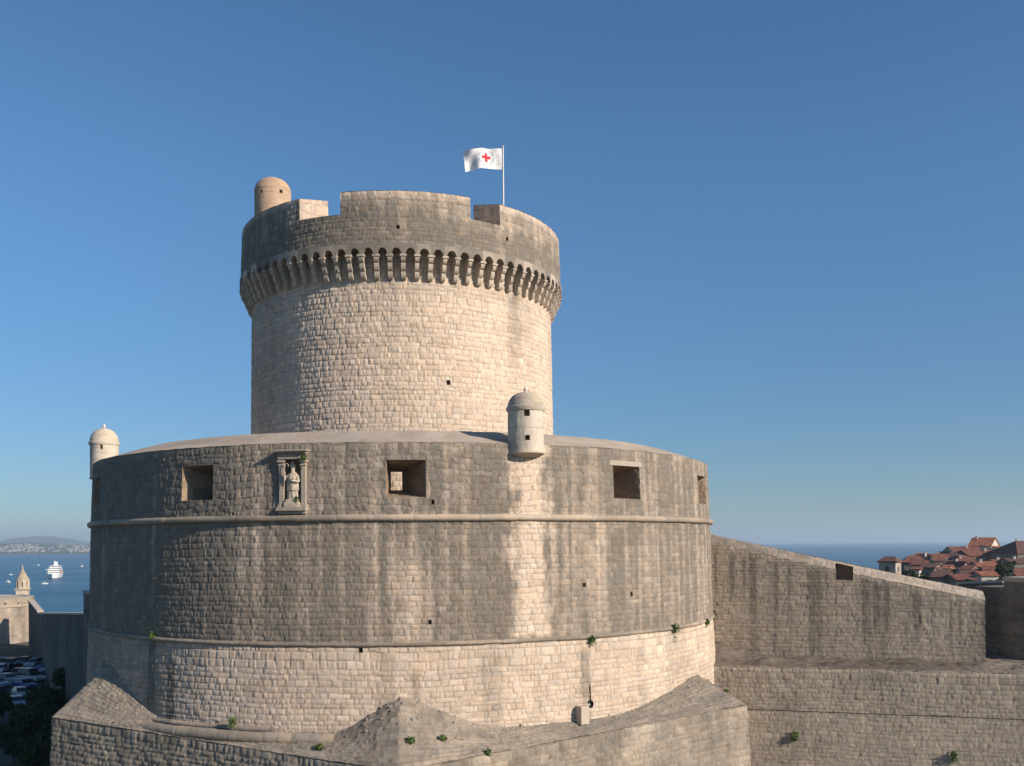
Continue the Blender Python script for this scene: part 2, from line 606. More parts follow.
# opening rect in the wall, (inner opening: shift in u, width, z0 offset, height), depth, open through
EMB = [(px_rect(182, 465.5, 213, 500.5, 16.8), (.55, .8, .12, .95), 2.2, False),
       (px_rect(386, 460, 426, 497.5, 16.8), (-.52, .56, .42, .78), 2.3, True),
       (px_rect(613.5, 466, 640, 499, 16.8), (-.1, .6, .2, .8), 2.3, False),
       (px_rect(698, 476, 706, 504, 16.8), (0, .7, .2, .8), 2.0, False),
       (px_rect(94, 478, 99.5, 505, 16.8), (0, .7, .2, .8), 2.0, False)]
NICHE = px_rect(284.5, 459.5, 302, 507.5, 16.8)
def win(x, c, w, soft): return 1 - sstep(w, w + soft, np.abs(x - c))
def drum_grime_shade(U, V):
    s = streak(U, V, 31, 1.6, .10)
    f = vn(U * 5.5, V * .16, 36)
    base = .95 + .62 * (s - .5) + .62 * (f - .5) + .25 * (fbm(U * .35, V * .5, 33, 4) - .5)
    base = base + .18 * sstep(-6, -12, U)  # left flank: stain, plus shade of the side off the sun painted in
    # run-off from the sills of the gun openings and the niche, and from the mouldings
    for h in drum_holes:
        for e_, k_ in ((h[0] + .1, .5), (h[1] - .1, .45), ((h[0] + h[1]) / 2, .25)):
            base = base + k_ * win(U + .12 * (vn(V * 3, V * 0, 37) - .5), e_, .10, .22) * sstep(h[2] + .02, h[2] - .05, V) * sstep(h[2] - 2.6, h[2] - .3, V)
    base = base + .35 * np.clip(vn(U * 3.1, V * .05, 38) - .55, 0, 1) * 2 * sstep(ZC1 - 1.6, ZC1 - .1, V) * (V < ZC1)
    base = base - .5 * np.clip(vn(U * 4.3, V * .08, 39) - .66, 0, 1) * 1.5 * (V < ZC1)
    # clean pale run of stone below the guard turret
    wob = .3 * (vn(V * 1.5, V * 0, 41) - .5) + .9 * (fbm(U * 2.2, V * 1.6, 42, 5) - .5)
    run = win(U + wob, TUR_PHI * RB + .22 - .02 * (V - 3), .36 + .02 * (3 - V), .75)
    base = base - 1.02 * run * sstep(-4.1, -3.7, V)
    r2 = win(U + wob, hit(418, 580, DC, 17)[0] * RB, .45, .6) * sstep(-.3, -1.4, V)
    base = base - .42 * r2
    # lower band, cleaner stone
    low = .16 + .75 * np.clip(streak(U, V, 51, 1.0, .14) - .55, 0, 1) + .35 * (fbm(U * .5, V * .6, 53) - .5)
    for px, w, top, k in ((152, .20, ZC2, 1.0), (172, .20, -4.7, 1.3), (416, .16, -5.0, .45), (492, .5, -4.2, .32), (585, .25, -4.3, .42), (640, .3, -4.4, .25), (105, .14, -5.2, .9)):
        c = hit(px, 680, DC, 17)[0] * RB
        low = low + k * win(U + .10 * wob, c, w * .5, w * .8) * sstep(top + .2, top - .5, V)
    low = low + .45 * sstep(-9, -13, U)  # the same painted shade on the lower band's left
    t = sstep(ZC2 + .03, ZC2 - .12, V)
    return base * (1 - t) + low * t
def drum_tone(U, V, tone):
    return tone + .55 * sstep(ZT - .34, ZT - .28, V) * (V < ZT + 1) + np.where(V < ZC2, 0, .0)
drum_holes = [e[0] for e in EMB] + [NICHE]
def px_hole(px, py, w=.11, h=.13):
    p_, z_ = hit(px, py, DC, 16.9)
    return (p_ * RB - w, p_ * RB + w, z_ - h, z_ + h)
PUT = [px_hole(430, 622, .07, .09), px_hole(584, 585, .09, .09), px_hole(631, 594, .08, .11), px_hole(433, 502, .06, .1), px_hole(482, 643, .09, .09), px_hole(361, 650, .09, .10), px_hole(232, 515, .06, .12), px_hole(111, 509, .08, .2)]
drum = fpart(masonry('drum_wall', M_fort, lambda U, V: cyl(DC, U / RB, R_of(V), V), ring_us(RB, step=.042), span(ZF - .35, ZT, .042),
                     course=.245, block=.31, seed=3, depth=.029, pillow=.06, rag=lambda U, V: .7 + 1.5 * sstep(.9, 1.3, V), grime_shade=drum_grime_shade, holes=drum_holes + PUT, live=(-LIM * RB, LIM * RB), tone_fn=drum_tone))
for h_ in PUT:
    b = MB()
    r0_ = float(R_of((h_[2] + h_[3]) / 2))
    vs = [cylp(DC, u / RB, rr_, z) for rr_ in (r0_, r0_ - .45) for (u, z) in ((h_[0], h_[2]), (h_[1], h_[2]), (h_[1], h_[3]), (h_[0], h_[3]))]
    b.add(vs, [(k, 4 + k, 4 + (k + 1) % 4, (k + 1) % 4) for k in range(4)] + [(4, 5, 6, 7)])
    fpart(b.build('putlog_hole', M_inner), drum)
# sloping screed on top of the thick parapet
ZI, RI = 4.80, 14.45
def cap_grime(U, V): return .32 + 1.0 * (fbm(U * .5, V * .8, 61, 5) - .5) + .3 * (streak(U, V, 62, .8, .3) - .5)
cap = fpart(masonry('parapet_cap', M_cap, lambda U, V: cyl(DC, U / RB, np.interp(V, [0, 2.35, 2.45], [R_of(ZT) - .02, RI + .08, RI]), np.interp(V, [0, 2.35, 2.45], [ZT + .01, ZI - .02, ZI - .05])),
                    ring_us(RB, step=.09), span(0, 2.45, .07), course=.9, block=1.1, seed=4, depth=.014, grime_shade=cap_grime, pillow=.05, rag=1.6, tone_fn=lambda U, V, t: t * .5), drum)
# inner face of the parapet and the terrace behind it
ci = EMB[1]
ihole = ((ci[0][0] + ci[0][1]) / 2 + ci[1][0] - ci[1][1] / 2, (ci[0][0] + ci[0][1]) / 2 + ci[1][0] + ci[1][1] / 2, ci[0][2] + ci[1][2], ci[0][2] + ci[1][2] + ci[1][3])
fpart(masonry('parapet_inner_face', M_fort, lambda U, V: cyl(DC, -U / RB, RI, V), ring_us(RB, R_(175), .35, 1), span(1.0, ZI - .05, .2), course=.32, block=.4, seed=6,
              depth=.02, holes=[(-ihole[1], -ihole[0], ihole[2], ihole[3])]), drum)
tb = MB()
tb.lathe([(RI + .2, .9), (RI + .2, 1.35)], 96, (DC.x, DC.y))
fpart(tb.build('terrace', M_cap))

def embrasure(rect, inner, depth, through):
    u0, u1, z0, z1 = rect
    um = (u0 + u1) / 2 + inner[0]
    iu0, iu1, iz0 = um - inner[1] / 2, um + inner[1] / 2, z0 + inner[2]
    iz1 = iz0 + inner[3]
    b = MB()
    n = 5
    def corner(t, cu, cz):
        U = (u0, u1)[cu] * (1 - t) + (iu0, iu1)[cu] * t
        Z = (z0, z1)[cz] * (1 - t) + (iz0, iz1)[cz] * t
        return cylp(DC, U / RB, float(R_of((z0, z1)[cz])) * (1 - t) + (RI - .05 if through else float(R_of(z0)) - depth) * t, Z)
    seq = [(0, 0), (1, 0), (1, 1), (0, 1)]
    root = None
    for k in range(4):
        a0, a1 = corner(0, *seq[k]), corner(0, *seq[(k + 1) % 4])
        b0, b1 = corner(1, *seq[k]), corner(1, *seq[(k + 1) % 4])
        A0_, A1_, B0_, B1_ = (np.array(q_) for q_ in (a0, a1, b0, b1))
        w_, d_ = (a1 - a0).length, (b0 - a0).length
        horiz = k in (0, 2)
        def fm(U, V, A0_=A0_, A1_=A1_, B0_=B0_, B1_=B1_, w_=w_, d_=d_):
            p_, q_ = (U / d_)[..., None], (V / w_)[..., None]
            return (A0_ * (1 - q_) + A1_ * q_) * (1 - p_) + (B0_ * (1 - q_) + B1_ * q_) * p_
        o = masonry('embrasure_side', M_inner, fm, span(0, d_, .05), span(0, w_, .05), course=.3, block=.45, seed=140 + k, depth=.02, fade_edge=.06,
                    grime_shade=lambda U, V: .45 + .8 * (fbm(U * 1.5, V * 1.5, 145) - .5))
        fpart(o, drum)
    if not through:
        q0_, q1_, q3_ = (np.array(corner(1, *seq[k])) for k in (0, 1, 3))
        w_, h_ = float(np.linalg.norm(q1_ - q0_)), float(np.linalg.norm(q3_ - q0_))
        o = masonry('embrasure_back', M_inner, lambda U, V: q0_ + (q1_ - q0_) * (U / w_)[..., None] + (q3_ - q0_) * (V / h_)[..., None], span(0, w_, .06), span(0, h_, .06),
                    course=.3, block=.4, seed=150, depth=.02, fade_edge=.06, grime_shade=lambda U, V: .7 + 0 * U)
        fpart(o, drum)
for e in EMB:
    embrasure(*e)
# pale lintel stones over two of the openings
for k in (2,):
    u0, u1, z0, z1 = EMB[k][0]
    b = MB()
    vs = []
    nn = 6
    for rr in (16.6, float(R_of(z1)) + .006):
        for zz in (z1 + .004, z1 + .22):
            for i in range(nn + 1):
                vs.append(cylp(DC, (u0 - .2 + (u1 - u0 + .4) * i / nn) / RB, rr, zz))
    fs = []
    for i in range(nn):
        a, b0, c, d = i, nn + 1 + i, 2 * (nn + 1) + i, 3 * (nn + 1) + i
        fs += [(c, c + 1, d + 1, d), (d, d + 1, b0 + 1, b0), (a + 1, c + 1, c, a)[::-1]]
    b.add(vs, fs)
    fpart(soil_shade(b.build('lintel', M_dress), .35), drum)

def torus_ring(name, c, r, z, rad, flat=1.0, phis=(-math.pi, math.pi), material=None, parent=None, seed=1, seg=.6, bend=None, pale=.0):
    """a roll moulding laid in separate stones"""
    def f(U, V):
        ph = U / r
        rr = r + rad * flat * np.cos(V)
        zz = z + rad * np.sin(V)
        if bend is not None:
            rr, zz = rr + bend(ph)[0], zz + bend(ph)[1]
        return cyl(c, ph, rr, zz)
    us = span(phis[0] * r, phis[1] * r, .06)
    vs = np.linspace(-1.9, 1.9, 13)
    rs = np.random.RandomState(seed)
    edges = np.cumsum(rs.uniform(.5, 1.6, 4000) * seg) + us[0] - 1
    tn = rs.randn(4001) * .6
    def tf(U, V, t): return tn[np.searchsorted(edges, U)]
    def gr(U, V):
        return np.clip(.62 - pale + .9 * (vn(U * .3, V * 0, seed + 5) - .5) + .45 * tn[np.searchsorted(edges, U)] + .3 * (V < -.5), 0, 1)
    o = masonry(name, material or M_dress, f, us, vs, course=9, block=.85, seed=seed, depth=.018, grime_shade=gr, tone_fn=tf, pillow=.05, rag=.5)
    return fpart(o, parent)
torus_ring('cordon', DC, float(R_of(ZC1)) + .02, ZC1, .145, parent=drum, seed=11, seg=.9, pale=.1)
torus_ring('cordon', DC, float(R_of(ZC2)) + .0, ZC2, .085, parent=drum, seed=12, seg=.7, pale=-.25)

# --- the saint's niche: pilasters, cornice, sill, recess
nu0, nu1, nz0, nz1 = NICHE
NPHI = (nu0 + nu1) / 2 / RB
nic = MB()
nd = .55
pts = []
nseg = 10
hw = (nu1 - nu0) / 2
def npt(x, y, z):     # local niche frame: x right along the wall, y out of the wall
    p = cylp(DC, NPHI, float(R_of(2.5)), z)
    t, s = frame(DC)
    o_ = s * math.sin(NPHI) + t * math.cos(NPHI)
    r_ = s * math.cos(NPHI) - t * math.sin(NPHI)
    return p + r_ * x + o_ * y
NROT = math.atan2(npt(1, 0, 0).y - npt(0, 0, 0).y, npt(1, 0, 0).x - npt(0, 0, 0).x)
niche = empty('niche', (0, 0, 0), None, None)
vsn = []
for z in (nz0, nz1):
    for i in range(nseg + 1):
        a = math.pi * i / nseg
        vsn.append(npt(-hw * math.cos(a), -nd * math.sin(a) ** .8 - .0, z))
fsn = [(i, i + 1, nseg + 2 + i, nseg + 1 + i)[::-1] for i in range(nseg)]
fsn.append(tuple(range(nseg + 1)))
fsn.append(tuple(range(nseg + 1, 2 * nseg + 2))[::-1])
rec = MB().add(vsn, fsn).build('niche_recess', M_inner)
fpart(rec)
niche_part = rec
def nbox(name, x, y, z0, z1, sx, sy, taper=1.0, bevel=.015, material=M_dress):
    b = MB()
    p = npt(x, y, 0)
    b.box(p.x, p.y, (z0 + z1) / 2, sx, sy, z1 - z0, NROT, taper=taper)
    return fpart(b.build(name, material, bevel=bevel), niche_part)
pw = .20
for sx in (-1, 1):
    xx = sx * (hw + pw / 2 - .01)
    b = MB()
    p = npt(xx, .03, 0)
    b.box(p.x, p.y, (nz0 + nz1) / 2, pw, .15, nz1 - nz0, NROT)
    for (za, zb, ex) in ((nz1 - .26, nz1 - .20, .04), (nz1 - .12, nz1 - .03, .07), (nz0 + .0, nz0 + .12, .06)):
        b.box(p.x, p.y, (za + zb) / 2, pw + ex * 1.6, .15 + ex * 1.6, zb - za, NROT)
    fpart(soil_shade(b.build('pilaster', M_dress, bevel=.012), .45), niche_part)
b = MB()
for (z0, z1, w, d) in ((nz1 + .004, nz1 + .22, 2 * hw + 2 * pw + .04, .22), (nz1 + .223, nz1 + .30, 2 * hw + 2 * pw + .12, .30), (nz1 + .303, nz1 + .38, 2 * hw + 2 * pw + .24, .40)):
    p = npt(0, d / 2 - .08, 0)
    b.box(p.x, p.y, (z0 + z1) / 2, w, d, z1 - z0, NROT)
fpart(soil_shade(b.build('cornice', M_dress, bevel=.01), .6), niche_part)
b = MB()
for (z0, z1, w, d) in ((nz0 - .14, nz0 - .003, 2 * hw + 2 * pw + .12, .38), (nz0 - .26, nz0 - .143, 2 * hw + 2 * pw + .02, .26)):
    p = npt(0, d / 2 - .08, 0)
    b.box(p.x, p.y, (z0 + z1) / 2, w, d, z1 - z0, NROT)
fpart(soil_shade(b.build('sill', M_dress, bevel=.012), .5), niche_part)
bpy.data.objects.remove(niche)

# --- upper tower
RT = 8.55
def Rt_of(z): return np.interp(z, [1, 12.9], [8.6, 8.44])
SLIT = []
p0 = hit(446.5, 380, TC, 8.5)
p1 = hit(450.5, 385, TC, 8.5)
SLIT = (p0[0] * RT, p1[0] * RT, p1[1], p0[1])
def tower_grime_shade(U, V):
    g = .10 - .9 * np.clip(vn(U * 1.8, V * .3, 78) - .62, 0, 1) * sstep(8, 4, V) + .35 * (fbm(U * .3, V * .35, 71, 4) - .5) + .25 * (streak(U, V, 72, .9, .1) - .5)
    g = g + .38 * win(U + .5 * (fbm(U, V, 74) - .5), hit(515, 320, TC, 8.5)[0] * RT, .22, .5) * sstep(7.0, 11.5, V)
    g = g + .2 * sstep(11.6, 12.8, V) * vn(U * 2, V, 75)
    g = g + .25 * sstep(-5.5, -9, U)  # left flank darkened in the colour to deepen its shaded side
    return g
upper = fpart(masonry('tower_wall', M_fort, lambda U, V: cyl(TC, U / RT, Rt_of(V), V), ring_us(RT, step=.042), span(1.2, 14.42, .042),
                      course=.255, block=.29, seed=21, depth=.036, pillow=.06, rag=.8, grime_shade=tower_grime_shade, live=(-LIM * RT, LIM * RT), holes=[SLIT]))
def recess(rect, c, rscale, r, depth, name, parent, material):
    u0, u1, z0, z1 = rect
    b = MB()
    vs = [cylp(c, u / rscale, rr, z) for rr in (r, r - depth) for (u, z) in ((u0, z0), (u1, z0), (u1, z1), (u0, z1))]
    b.add(vs, [(k, 4 + k, 4 + (k + 1) % 4, (k + 1) % 4) for k in range(4)] + [(4, 5, 6, 7)])
    return fpart(b.build(name, material), parent)
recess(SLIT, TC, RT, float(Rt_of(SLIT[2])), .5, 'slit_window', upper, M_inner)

# --- battlemented crown on corbels
RC, ZA, ZN, ZM = 9.0, 14.40, 15.92, 17.0
def crown_r(z): return np.interp(z, [ZA, ZM], [9.03, 8.93])
GAPS = [(-34.5, -19.7), (21.6, 32.6), (107, 120), (160, 173), (212, 225)]
def crown_grime(U, V):
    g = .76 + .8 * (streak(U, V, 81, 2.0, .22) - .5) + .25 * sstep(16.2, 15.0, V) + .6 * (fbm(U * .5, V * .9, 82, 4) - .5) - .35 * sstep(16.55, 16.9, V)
    g = g + .38 * win(U, R_(-30) * RC, 2.0, 2.0) * fbm(U * .8, V * .6, 83) * 1.4 * sstep(16.9, 16.2, V)
    return g
def inwin(U, V):
    d = np.degrees(U / RC)
    ok = np.ones_like(U, bool)
    for a, b in GAPS:
        ok &= ~((d > a) & (d < b) & (V > ZN))
    return ok
CH = []
for px_, py_ in ((398, 227), (507, 239)):
    q_ = hit(px_, py_, TC, 8.98)
    CH.append((q_[0] * RC - .08, q_[0] * RC + .08, q_[1] - .1, q_[1] + .1))
us_c = refine(ring_us(RC), [R_(g) * RC for G in GAPS for g in G], .02)
vs_c = refine(span(ZA, ZM, .045), [ZN], .02)
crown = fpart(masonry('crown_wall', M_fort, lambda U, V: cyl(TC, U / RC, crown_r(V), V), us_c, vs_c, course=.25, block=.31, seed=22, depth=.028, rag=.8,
                      grime_shade=crown_grime, live=(-LIM * RC, LIM * RC), keep=inwin, holes=CH,
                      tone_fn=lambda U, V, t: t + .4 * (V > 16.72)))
for h_ in CH:
    recess(h_, TC, RC, float(crown_r(h_[2])), .5, 'putlog_hole', crown, M_inner)
RCI = 6.75
# sides, tops and sills of the merlons
segs = []
for i in range(len(GAPS)):
    a = GAPS[i][1]
    b_ = GAPS[(i + 1) % len(GAPS)][0] + (360 if i == len(GAPS) - 1 else 0)
    segs.append((a, b_))
def g_side(U, V): return .32 + .7 * (fbm(U * .9, V * .9, 91) - .5)
for a, b_ in segs:
    m = fpart(masonry('merlon_top', M_fort, lambda U, V: cyl(TC, U / RC, crown_r(ZM) - V, ZM + .26 * V + .002), span(R_(a) * RC, R_(b_) * RC, .12), span(0.0, crown_r(ZM) - RCI, .08),
                      course=.6, block=.6, seed=24, depth=.02, grime_shade=g_side), crown)
    fpart(masonry('merlon_back', M_fort, lambda U, V: cyl(TC, -U / RC, RCI, V), span(-R_(b_) * RC, -R_(a) * RC, .3), span(ZN - 1.2, ZM + .56, .15), course=.3, block=.36, seed=25, depth=.02, grime_shade=g_side), crown)
for i, (a, b_) in enumerate(GAPS):
    for ang, sgn in ((a, 1), (b_, -1)):
        rads = span(RCI, 8.94, .06)
        if sgn > 0:
            fm = lambda U, V, ang=ang: cyl(TC, R_(ang) + 0 * U, 15.69 - U if False else U, V)
            fm2 = lambda U, V, ang=ang: cyl(TC, R_(ang) + 0 * U, RCI + 8.94 - U, ZN + (V - ZN) * (1 + .26 * (U - RCI) / (ZM - ZN)))
            o = masonry('merlon_cheek', M_fort, fm2, rads, span(ZN, ZM, .05), course=.3, block=.4, seed=30 + i, depth=.03, grime_shade=g_side)
        else:
            fm = lambda U, V, ang=ang: cyl(TC, R_(ang) + 0 * U, U, ZN + (V - ZN) * (1 + .26 * (8.94 - U) / (ZM - ZN)))
            o = masonry('merlon_cheek', M_fort, fm, rads, span(ZN, ZM, .05), course=.3, block=.4, seed=50 + i, depth=.03, grime_shade=g_side)
        fpart(o, crown)
    fpart(masonry('crenel_sill', M_fort, lambda U, V: cyl(TC, U / RC, crown_r(ZN) - V, ZN + .25 * sstep(0, 1.5, V)), span(R_(a) * RC, R_(b_) * RC, .08), span(0.0, crown_r(ZN) - RCI, .06),
                  course=.5, block=.5, seed=70 + i, depth=.02, grime_shade=g_side), crown)
b = MB()
b.lathe([(RCI + .05, 14.6), (RCI + .05, 14.7)], 64, (TC.x, TC.y))
fpart(b.build('roof_terrace', M_cap), crown)
# underside ring that carries the crown
b = MB()
n = 180
vs, fs = [], []
for k in range(n):
    a = 2 * math.pi * k / n
    vs += [cylp(TC, a, 9.02, ZA - .004), cylp(TC, a, 8.3, ZA - .004)]
for k in range(n):
    k2 = (k + 1) % n
    fs.append((2 * k, 2 * k2, 2 * k2 + 1, 2 * k + 1)[::-1])
b.add(vs, fs)
fpart(b.build('crown_soffit', M_fort), crown)
# putlog holes in the crown
NB = 84
# arch band
ZS = 13.88
sub = 12
vs, fs = [], []
bayw = 2 * math.pi / NB
hw_a = .355                                            # opening half-width as share of the bay
rows = []
for k in range(NB):
    for j in range(sub):
        t = j / sub - .5
        ph = (k + t + .5) * bayw
        if abs(t) <= hw_a + 1e-6:
            zb = ZS + 0.33 * math.sqrt(max(0, 1 - (t / hw_a) ** 2)) ** .9
        else:
            zb = ZS
        rows.append((ph, zb))
for ph, zb in rows:
    vs += [cylp(TC, ph, 9.075, zb), cylp(TC, ph, 9.075, ZA + .03), cylp(TC, ph, 8.72, zb), cylp(TC, ph, 8.98, ZA + .05), cylp(TC, ph, 8.72, ZA - .006)]
m_ = len(rows)
for i in range(m_):
    j = (i + 1) % m_
    fs += [(5 * i, 5 * j, 5 * j + 1, 5 * i + 1), (5 * i + 2, 5 * j + 2, 5 * j, 5 * i), (5 * i + 1, 5 * j + 1, 5 * j + 3, 5 * i + 3), (5 * j + 2, 5 * i + 2, 5 * i + 4, 5 * j + 4)]
ab = MB().add(vs, fs).build('arch_band', M_fort)
gr = ab.data.attributes.new('grime_shade', 'FLOAT', 'POINT')
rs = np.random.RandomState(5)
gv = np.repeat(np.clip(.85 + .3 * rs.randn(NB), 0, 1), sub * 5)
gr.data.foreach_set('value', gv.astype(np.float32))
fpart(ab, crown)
# corbels: three rounded steps, one mesh shared by all
cb = MB()
wc = .10
prof = [(8.30, 12.78), (8.58, 12.78)]
steps = [(8.56, 12.80, 13.18, .17), (8.70, 13.16, 13.56, .19), (8.86, 13.54, 13.88, .19)]
prof = []
for (r0, z0, z1, out) in steps:
    for q in range(6):
        a = -math.pi / 2 + math.pi / 2 * q / 5
        prof.append((r0 - .06 + (out + .05) * math.cos(a), z0 + (z1 - z0) * .75 * (1 + math.sin(a))))
    prof.append((r0 - .01 + out, z1 - .02))
prof = [(8.25, 12.79)] + prof + [(8.25, 13.86)]
npf = len(prof)
vs = [(s_ * wc, r - 8.4, z) for s_ in (-1, 1) for r, z in prof]
fs = [tuple(range(npf)), tuple(range(2 * npf - 1, npf - 1, -1))]
fs += [(i, npf + i, npf + (i + 1) % npf, (i + 1) % npf) for i in range(npf)]
cb.add(vs, fs)
cb.box(0, .44, 13.865, wc * 2 + .10, .50, .10)
cmesh = cb.mesh('corbel')
bm = bmesh.new(); bm.from_mesh(cmesh); bmesh.ops.recalc_face_normals(bm, faces=bm.faces); bm.to_mesh(cmesh); bm.free()
cmeshes = []
for v in range(4):
    c_ = cmesh.copy()
    c_.name = 'corbel'
    at_ = c_.attributes.new('grime_shade', 'FLOAT', 'POINT')
    at_.data.foreach_set('value', [(.2, .35, .55, .1)[v]] * len(c_.vertices))
    c_.materials.append(M_dress)
    cmeshes.append(c_)
rr = random.Random(3)
for k in range(NB):
    ph = k * bayw
    o = bpy.data.objects.new('corbel', rr.choice(cmeshes))
    COL.objects.link(o)
    p = cylp(TC, ph, 8.4, 0)
    q = cylp(TC, ph, 9.4, 0)
    ang = math.atan2(q.y - p.y, q.x - p.x) - math.pi / 2
    Mw = Matrix.Translation(p) @ Matrix.Rotation(ang, 4, 'Z')
    wparent(o, crown)
    o.matrix_basis = o.matrix_basis @ Mw @ Matrix.Rotation(rr.gauss(0, .03), 4, 'Z') @ Matrix.Diagonal((rr.uniform(.88, 1.12), rr.uniform(.95, 1.03), 1, 1))

# --- turrets
def turret(name, c, r, zb, zs, ztop, zfin, wins, dome_grime, parent, tier=True, label=None, corbel=True, M_plaster=M_plaster):
    rs_ = 1.0
    def g(U, V): return .12 + .5 * (fbm(U * 1.5, V * 1.2, 101, 4) - .5) + .35 * sstep(-.9, -1.4, U)  # darker round the left flank
    w = fpart(masonry(name, M_plaster, lambda U, V: cyl(c, U, r, V), span(-math.pi, math.pi, .07), span(zb, zs, .06), course=.36, block=.55, seed=110, depth=.010, rag=.6, tone_fn=lambda U, V, t: t * .6, tint_fn=lambda U, V, t: t * .3,
                      pillow=.03, grime_shade=g, holes=wins))
    for h in wins:
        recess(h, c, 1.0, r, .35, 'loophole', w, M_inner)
    ov = .07 if tier else 0.0
    zb0 = .075 if tier else -.01
    hd = ztop - zs - zb0
    do = masonry('dome', M_plaster, lambda U, V: cyl(c, U, (r + .012) * np.cos(np.minimum(V, 1.5)) ** .9, zs + zb0 + hd * np.sin(V)), span(-math.pi, math.pi, .06), span(0.0, 1.5, .05),
                 course=.3, block=.5, seed=113, depth=.008, rag=.5, pillow=.03, grime_shade=lambda U, V: dome_grime + .5 * (fbm(U * 1.2, V * 2, 115) - .5),
                 tone_fn=lambda U, V, t: t * .6)
    fpart(do, w)
    if tier:
        d = MB()
        d.lathe([(r - .05, zs - .12), (r + .03, zs - .12), (r + ov, zs - .04), (r + ov, zs + .05), (r + .005, zs + .085), (r - .1, zs + .085)], 32, (c.x, c.y))
        fpart(soil_shade(d.build('rim', M_plaster, smooth=True, auto=50), dome_grime), w)
    if zfin:
        f = MB()
        h = zfin - ztop
        f.lathe([(.07, ztop - .05), (.05, ztop + .2 * h), (.085, ztop + .45 * h), (.075, ztop + .7 * h), (.03, ztop + h)], 12, (c.x, c.y))
        fpart(f.build('finial', M_plaster, smooth=True), w)
    if corbel:
        k = MB()
        k.lathe([(.1, zb - .2), (r * .7, zb - .16), (r * .92, zb - .09), (r + .04, zb - .06), (r + .04, zb + .02), (r - .1, zb + .03)], 32, (c.x, c.y))
        fpart(k.build('corbelled_base', M_dress, smooth=True, auto=45), w)
    return w
tph = TUR_PHI
tcen = cylp(DC, hit(525.8, 430, DC, 16.62)[0], 16.62, 0)
def twin(c, r, x0, y0, x1, y1):
    a = hit(x0, (y0 + y1) / 2, c, r)
    b_ = hit(x1, (y0 + y1) / 2, c, r)
    xm = (x0 + x1) / 2
    return (a[0], b_[0], hit(xm, y1, c, r)[1], hit(xm, y0, c, r)[1])
Yt = tcen.y - .3
zpx = lambda px, py, Yd: at(px, py, Yd).z
turret('guard_turret', tcen, .745, zpx(526, 452, Yt), zpx(526, 408, Yt), zpx(526, 391, Yt), zpx(526, 386, Yt),
       [twin(tcen, .745, 523.8, 408.8, 530, 416), twin(tcen, .745, 525, 435, 530, 440)], .5, fort)
# pale stub of plinth closing the parapet behind the turret is part of the drum; the second turret stands far left
a_, b__ = ray(104.5, 470)
lc = Vector((a_ * 52.6, 52.6, 0))
turret('guard_turret', lc, .74, zpx(104, 478, 52.6), zpx(104, 443.5, 52.6), zpx(104, 428.5, 52.6), zpx(104, 424, 52.6),
       [twin(lc, .74, 100, 444.5, 102.7, 449)], .1, fort)
sc_ = Vector((ray(273, 220)[0] * 52.2, 52.2, 0))
turret('stair_turret', sc_, .98, 14.7, zpx(273, 193, 52.2), zpx(273, 178.7, 52.2), None,
       [twin(sc_, .98, 279.5, 189.5, 282.5, 193), twin(sc_, .98, 260, 189.5, 262.5, 193)], .15, fort, tier=False, corbel=False, M_plaster=M_tan)

# --- polygonal base with sloping spurs
CL, CF, CR = Vector((-20.15, 41.5)), Vector((-4.17, 34.3)), Vector((10.89, 44.2))
c2 = Vector((DC.x, DC.y))
poly = [CF, CR, 2 * c2 - CL, 2 * c2 - CF, 2 * c2 - CR, CL]
def phi_of(p):
    t, s = frame(DC)
    v = Vector((p.x - DC.x, p.y - DC.y, 0))
    return math.atan2(v.dot(s), v.dot(t))
pphi = [phi_of(p) for p in poly]
def poly_r(phi):
    """distance from the drum's axis to the polygon in direction phi (array)"""
    t, s = frame(DC)
    dx = np.sin(phi) * s.x + np.cos(phi) * t.x
    dy = np.sin(phi) * s.y + np.cos(phi) * t.y
    out = np.full_like(phi, 1e9)
    for i in range(6):
        a, b = poly[i] - c2, poly[(i + 1) % 6] - c2
        ex, ey = b.x - a.x, b.y - a.y
        den = dx * ey - dy * ex
        den = np.where(np.abs(den) < 1e-9, 1e-9, den)
        r = (a.x * ey - a.y * ex) / den
        w = (a.x * dy - a.y * dx) / den
        good = (r > 0) & (w >= -1e-4) & (w <= 1 + 1e-4)
        out = np.where(good, np.minimum(out, r), out)
    return out
ZB = -8.0
ZCOR = [-8.23, -7.64, -8.0, -8.0, -8.0, -7.5]
def zb_of(ph):
    k = np.argsort(pphi)
    xp = np.array([pphi[i] for i in k])
    fp_ = np.array([ZCOR[i] for i in k])
    return np.interp((ph + np.pi) % (2 * np.pi) - np.pi, xp, fp_, period=2 * np.pi)
PEAK = {0: -5.95, 1: -6.35, 5: -5.2}
HALF = {0: (8.5, 12.5), 1: (21, 15), 5: (15, 16)}
def z_in(phi):
    z = np.full_like(phi, -7.42)
    for i, p in enumerate(pphi):
        d = np.degrees((phi - p + np.pi) % (2 * np.pi) - np.pi)
        l, r = HALF.get(i, (14, 14))
        w = np.where(d < 0, 1 + d / l, 1 - d / r)
        w = 1 - np.sqrt((1 - w) ** 2 + .006) + .006               # a worn, rounded ridge
        z = np.maximum(z, -7.42 + (PEAK.get(i, -6) + 7.42) * np.clip(w, 0, 1) ** 1.15)
    return z
baseb = empty('base_block_tmp', (0, 0, 0), None, None)
bpy.data.objects.remove(baseb)
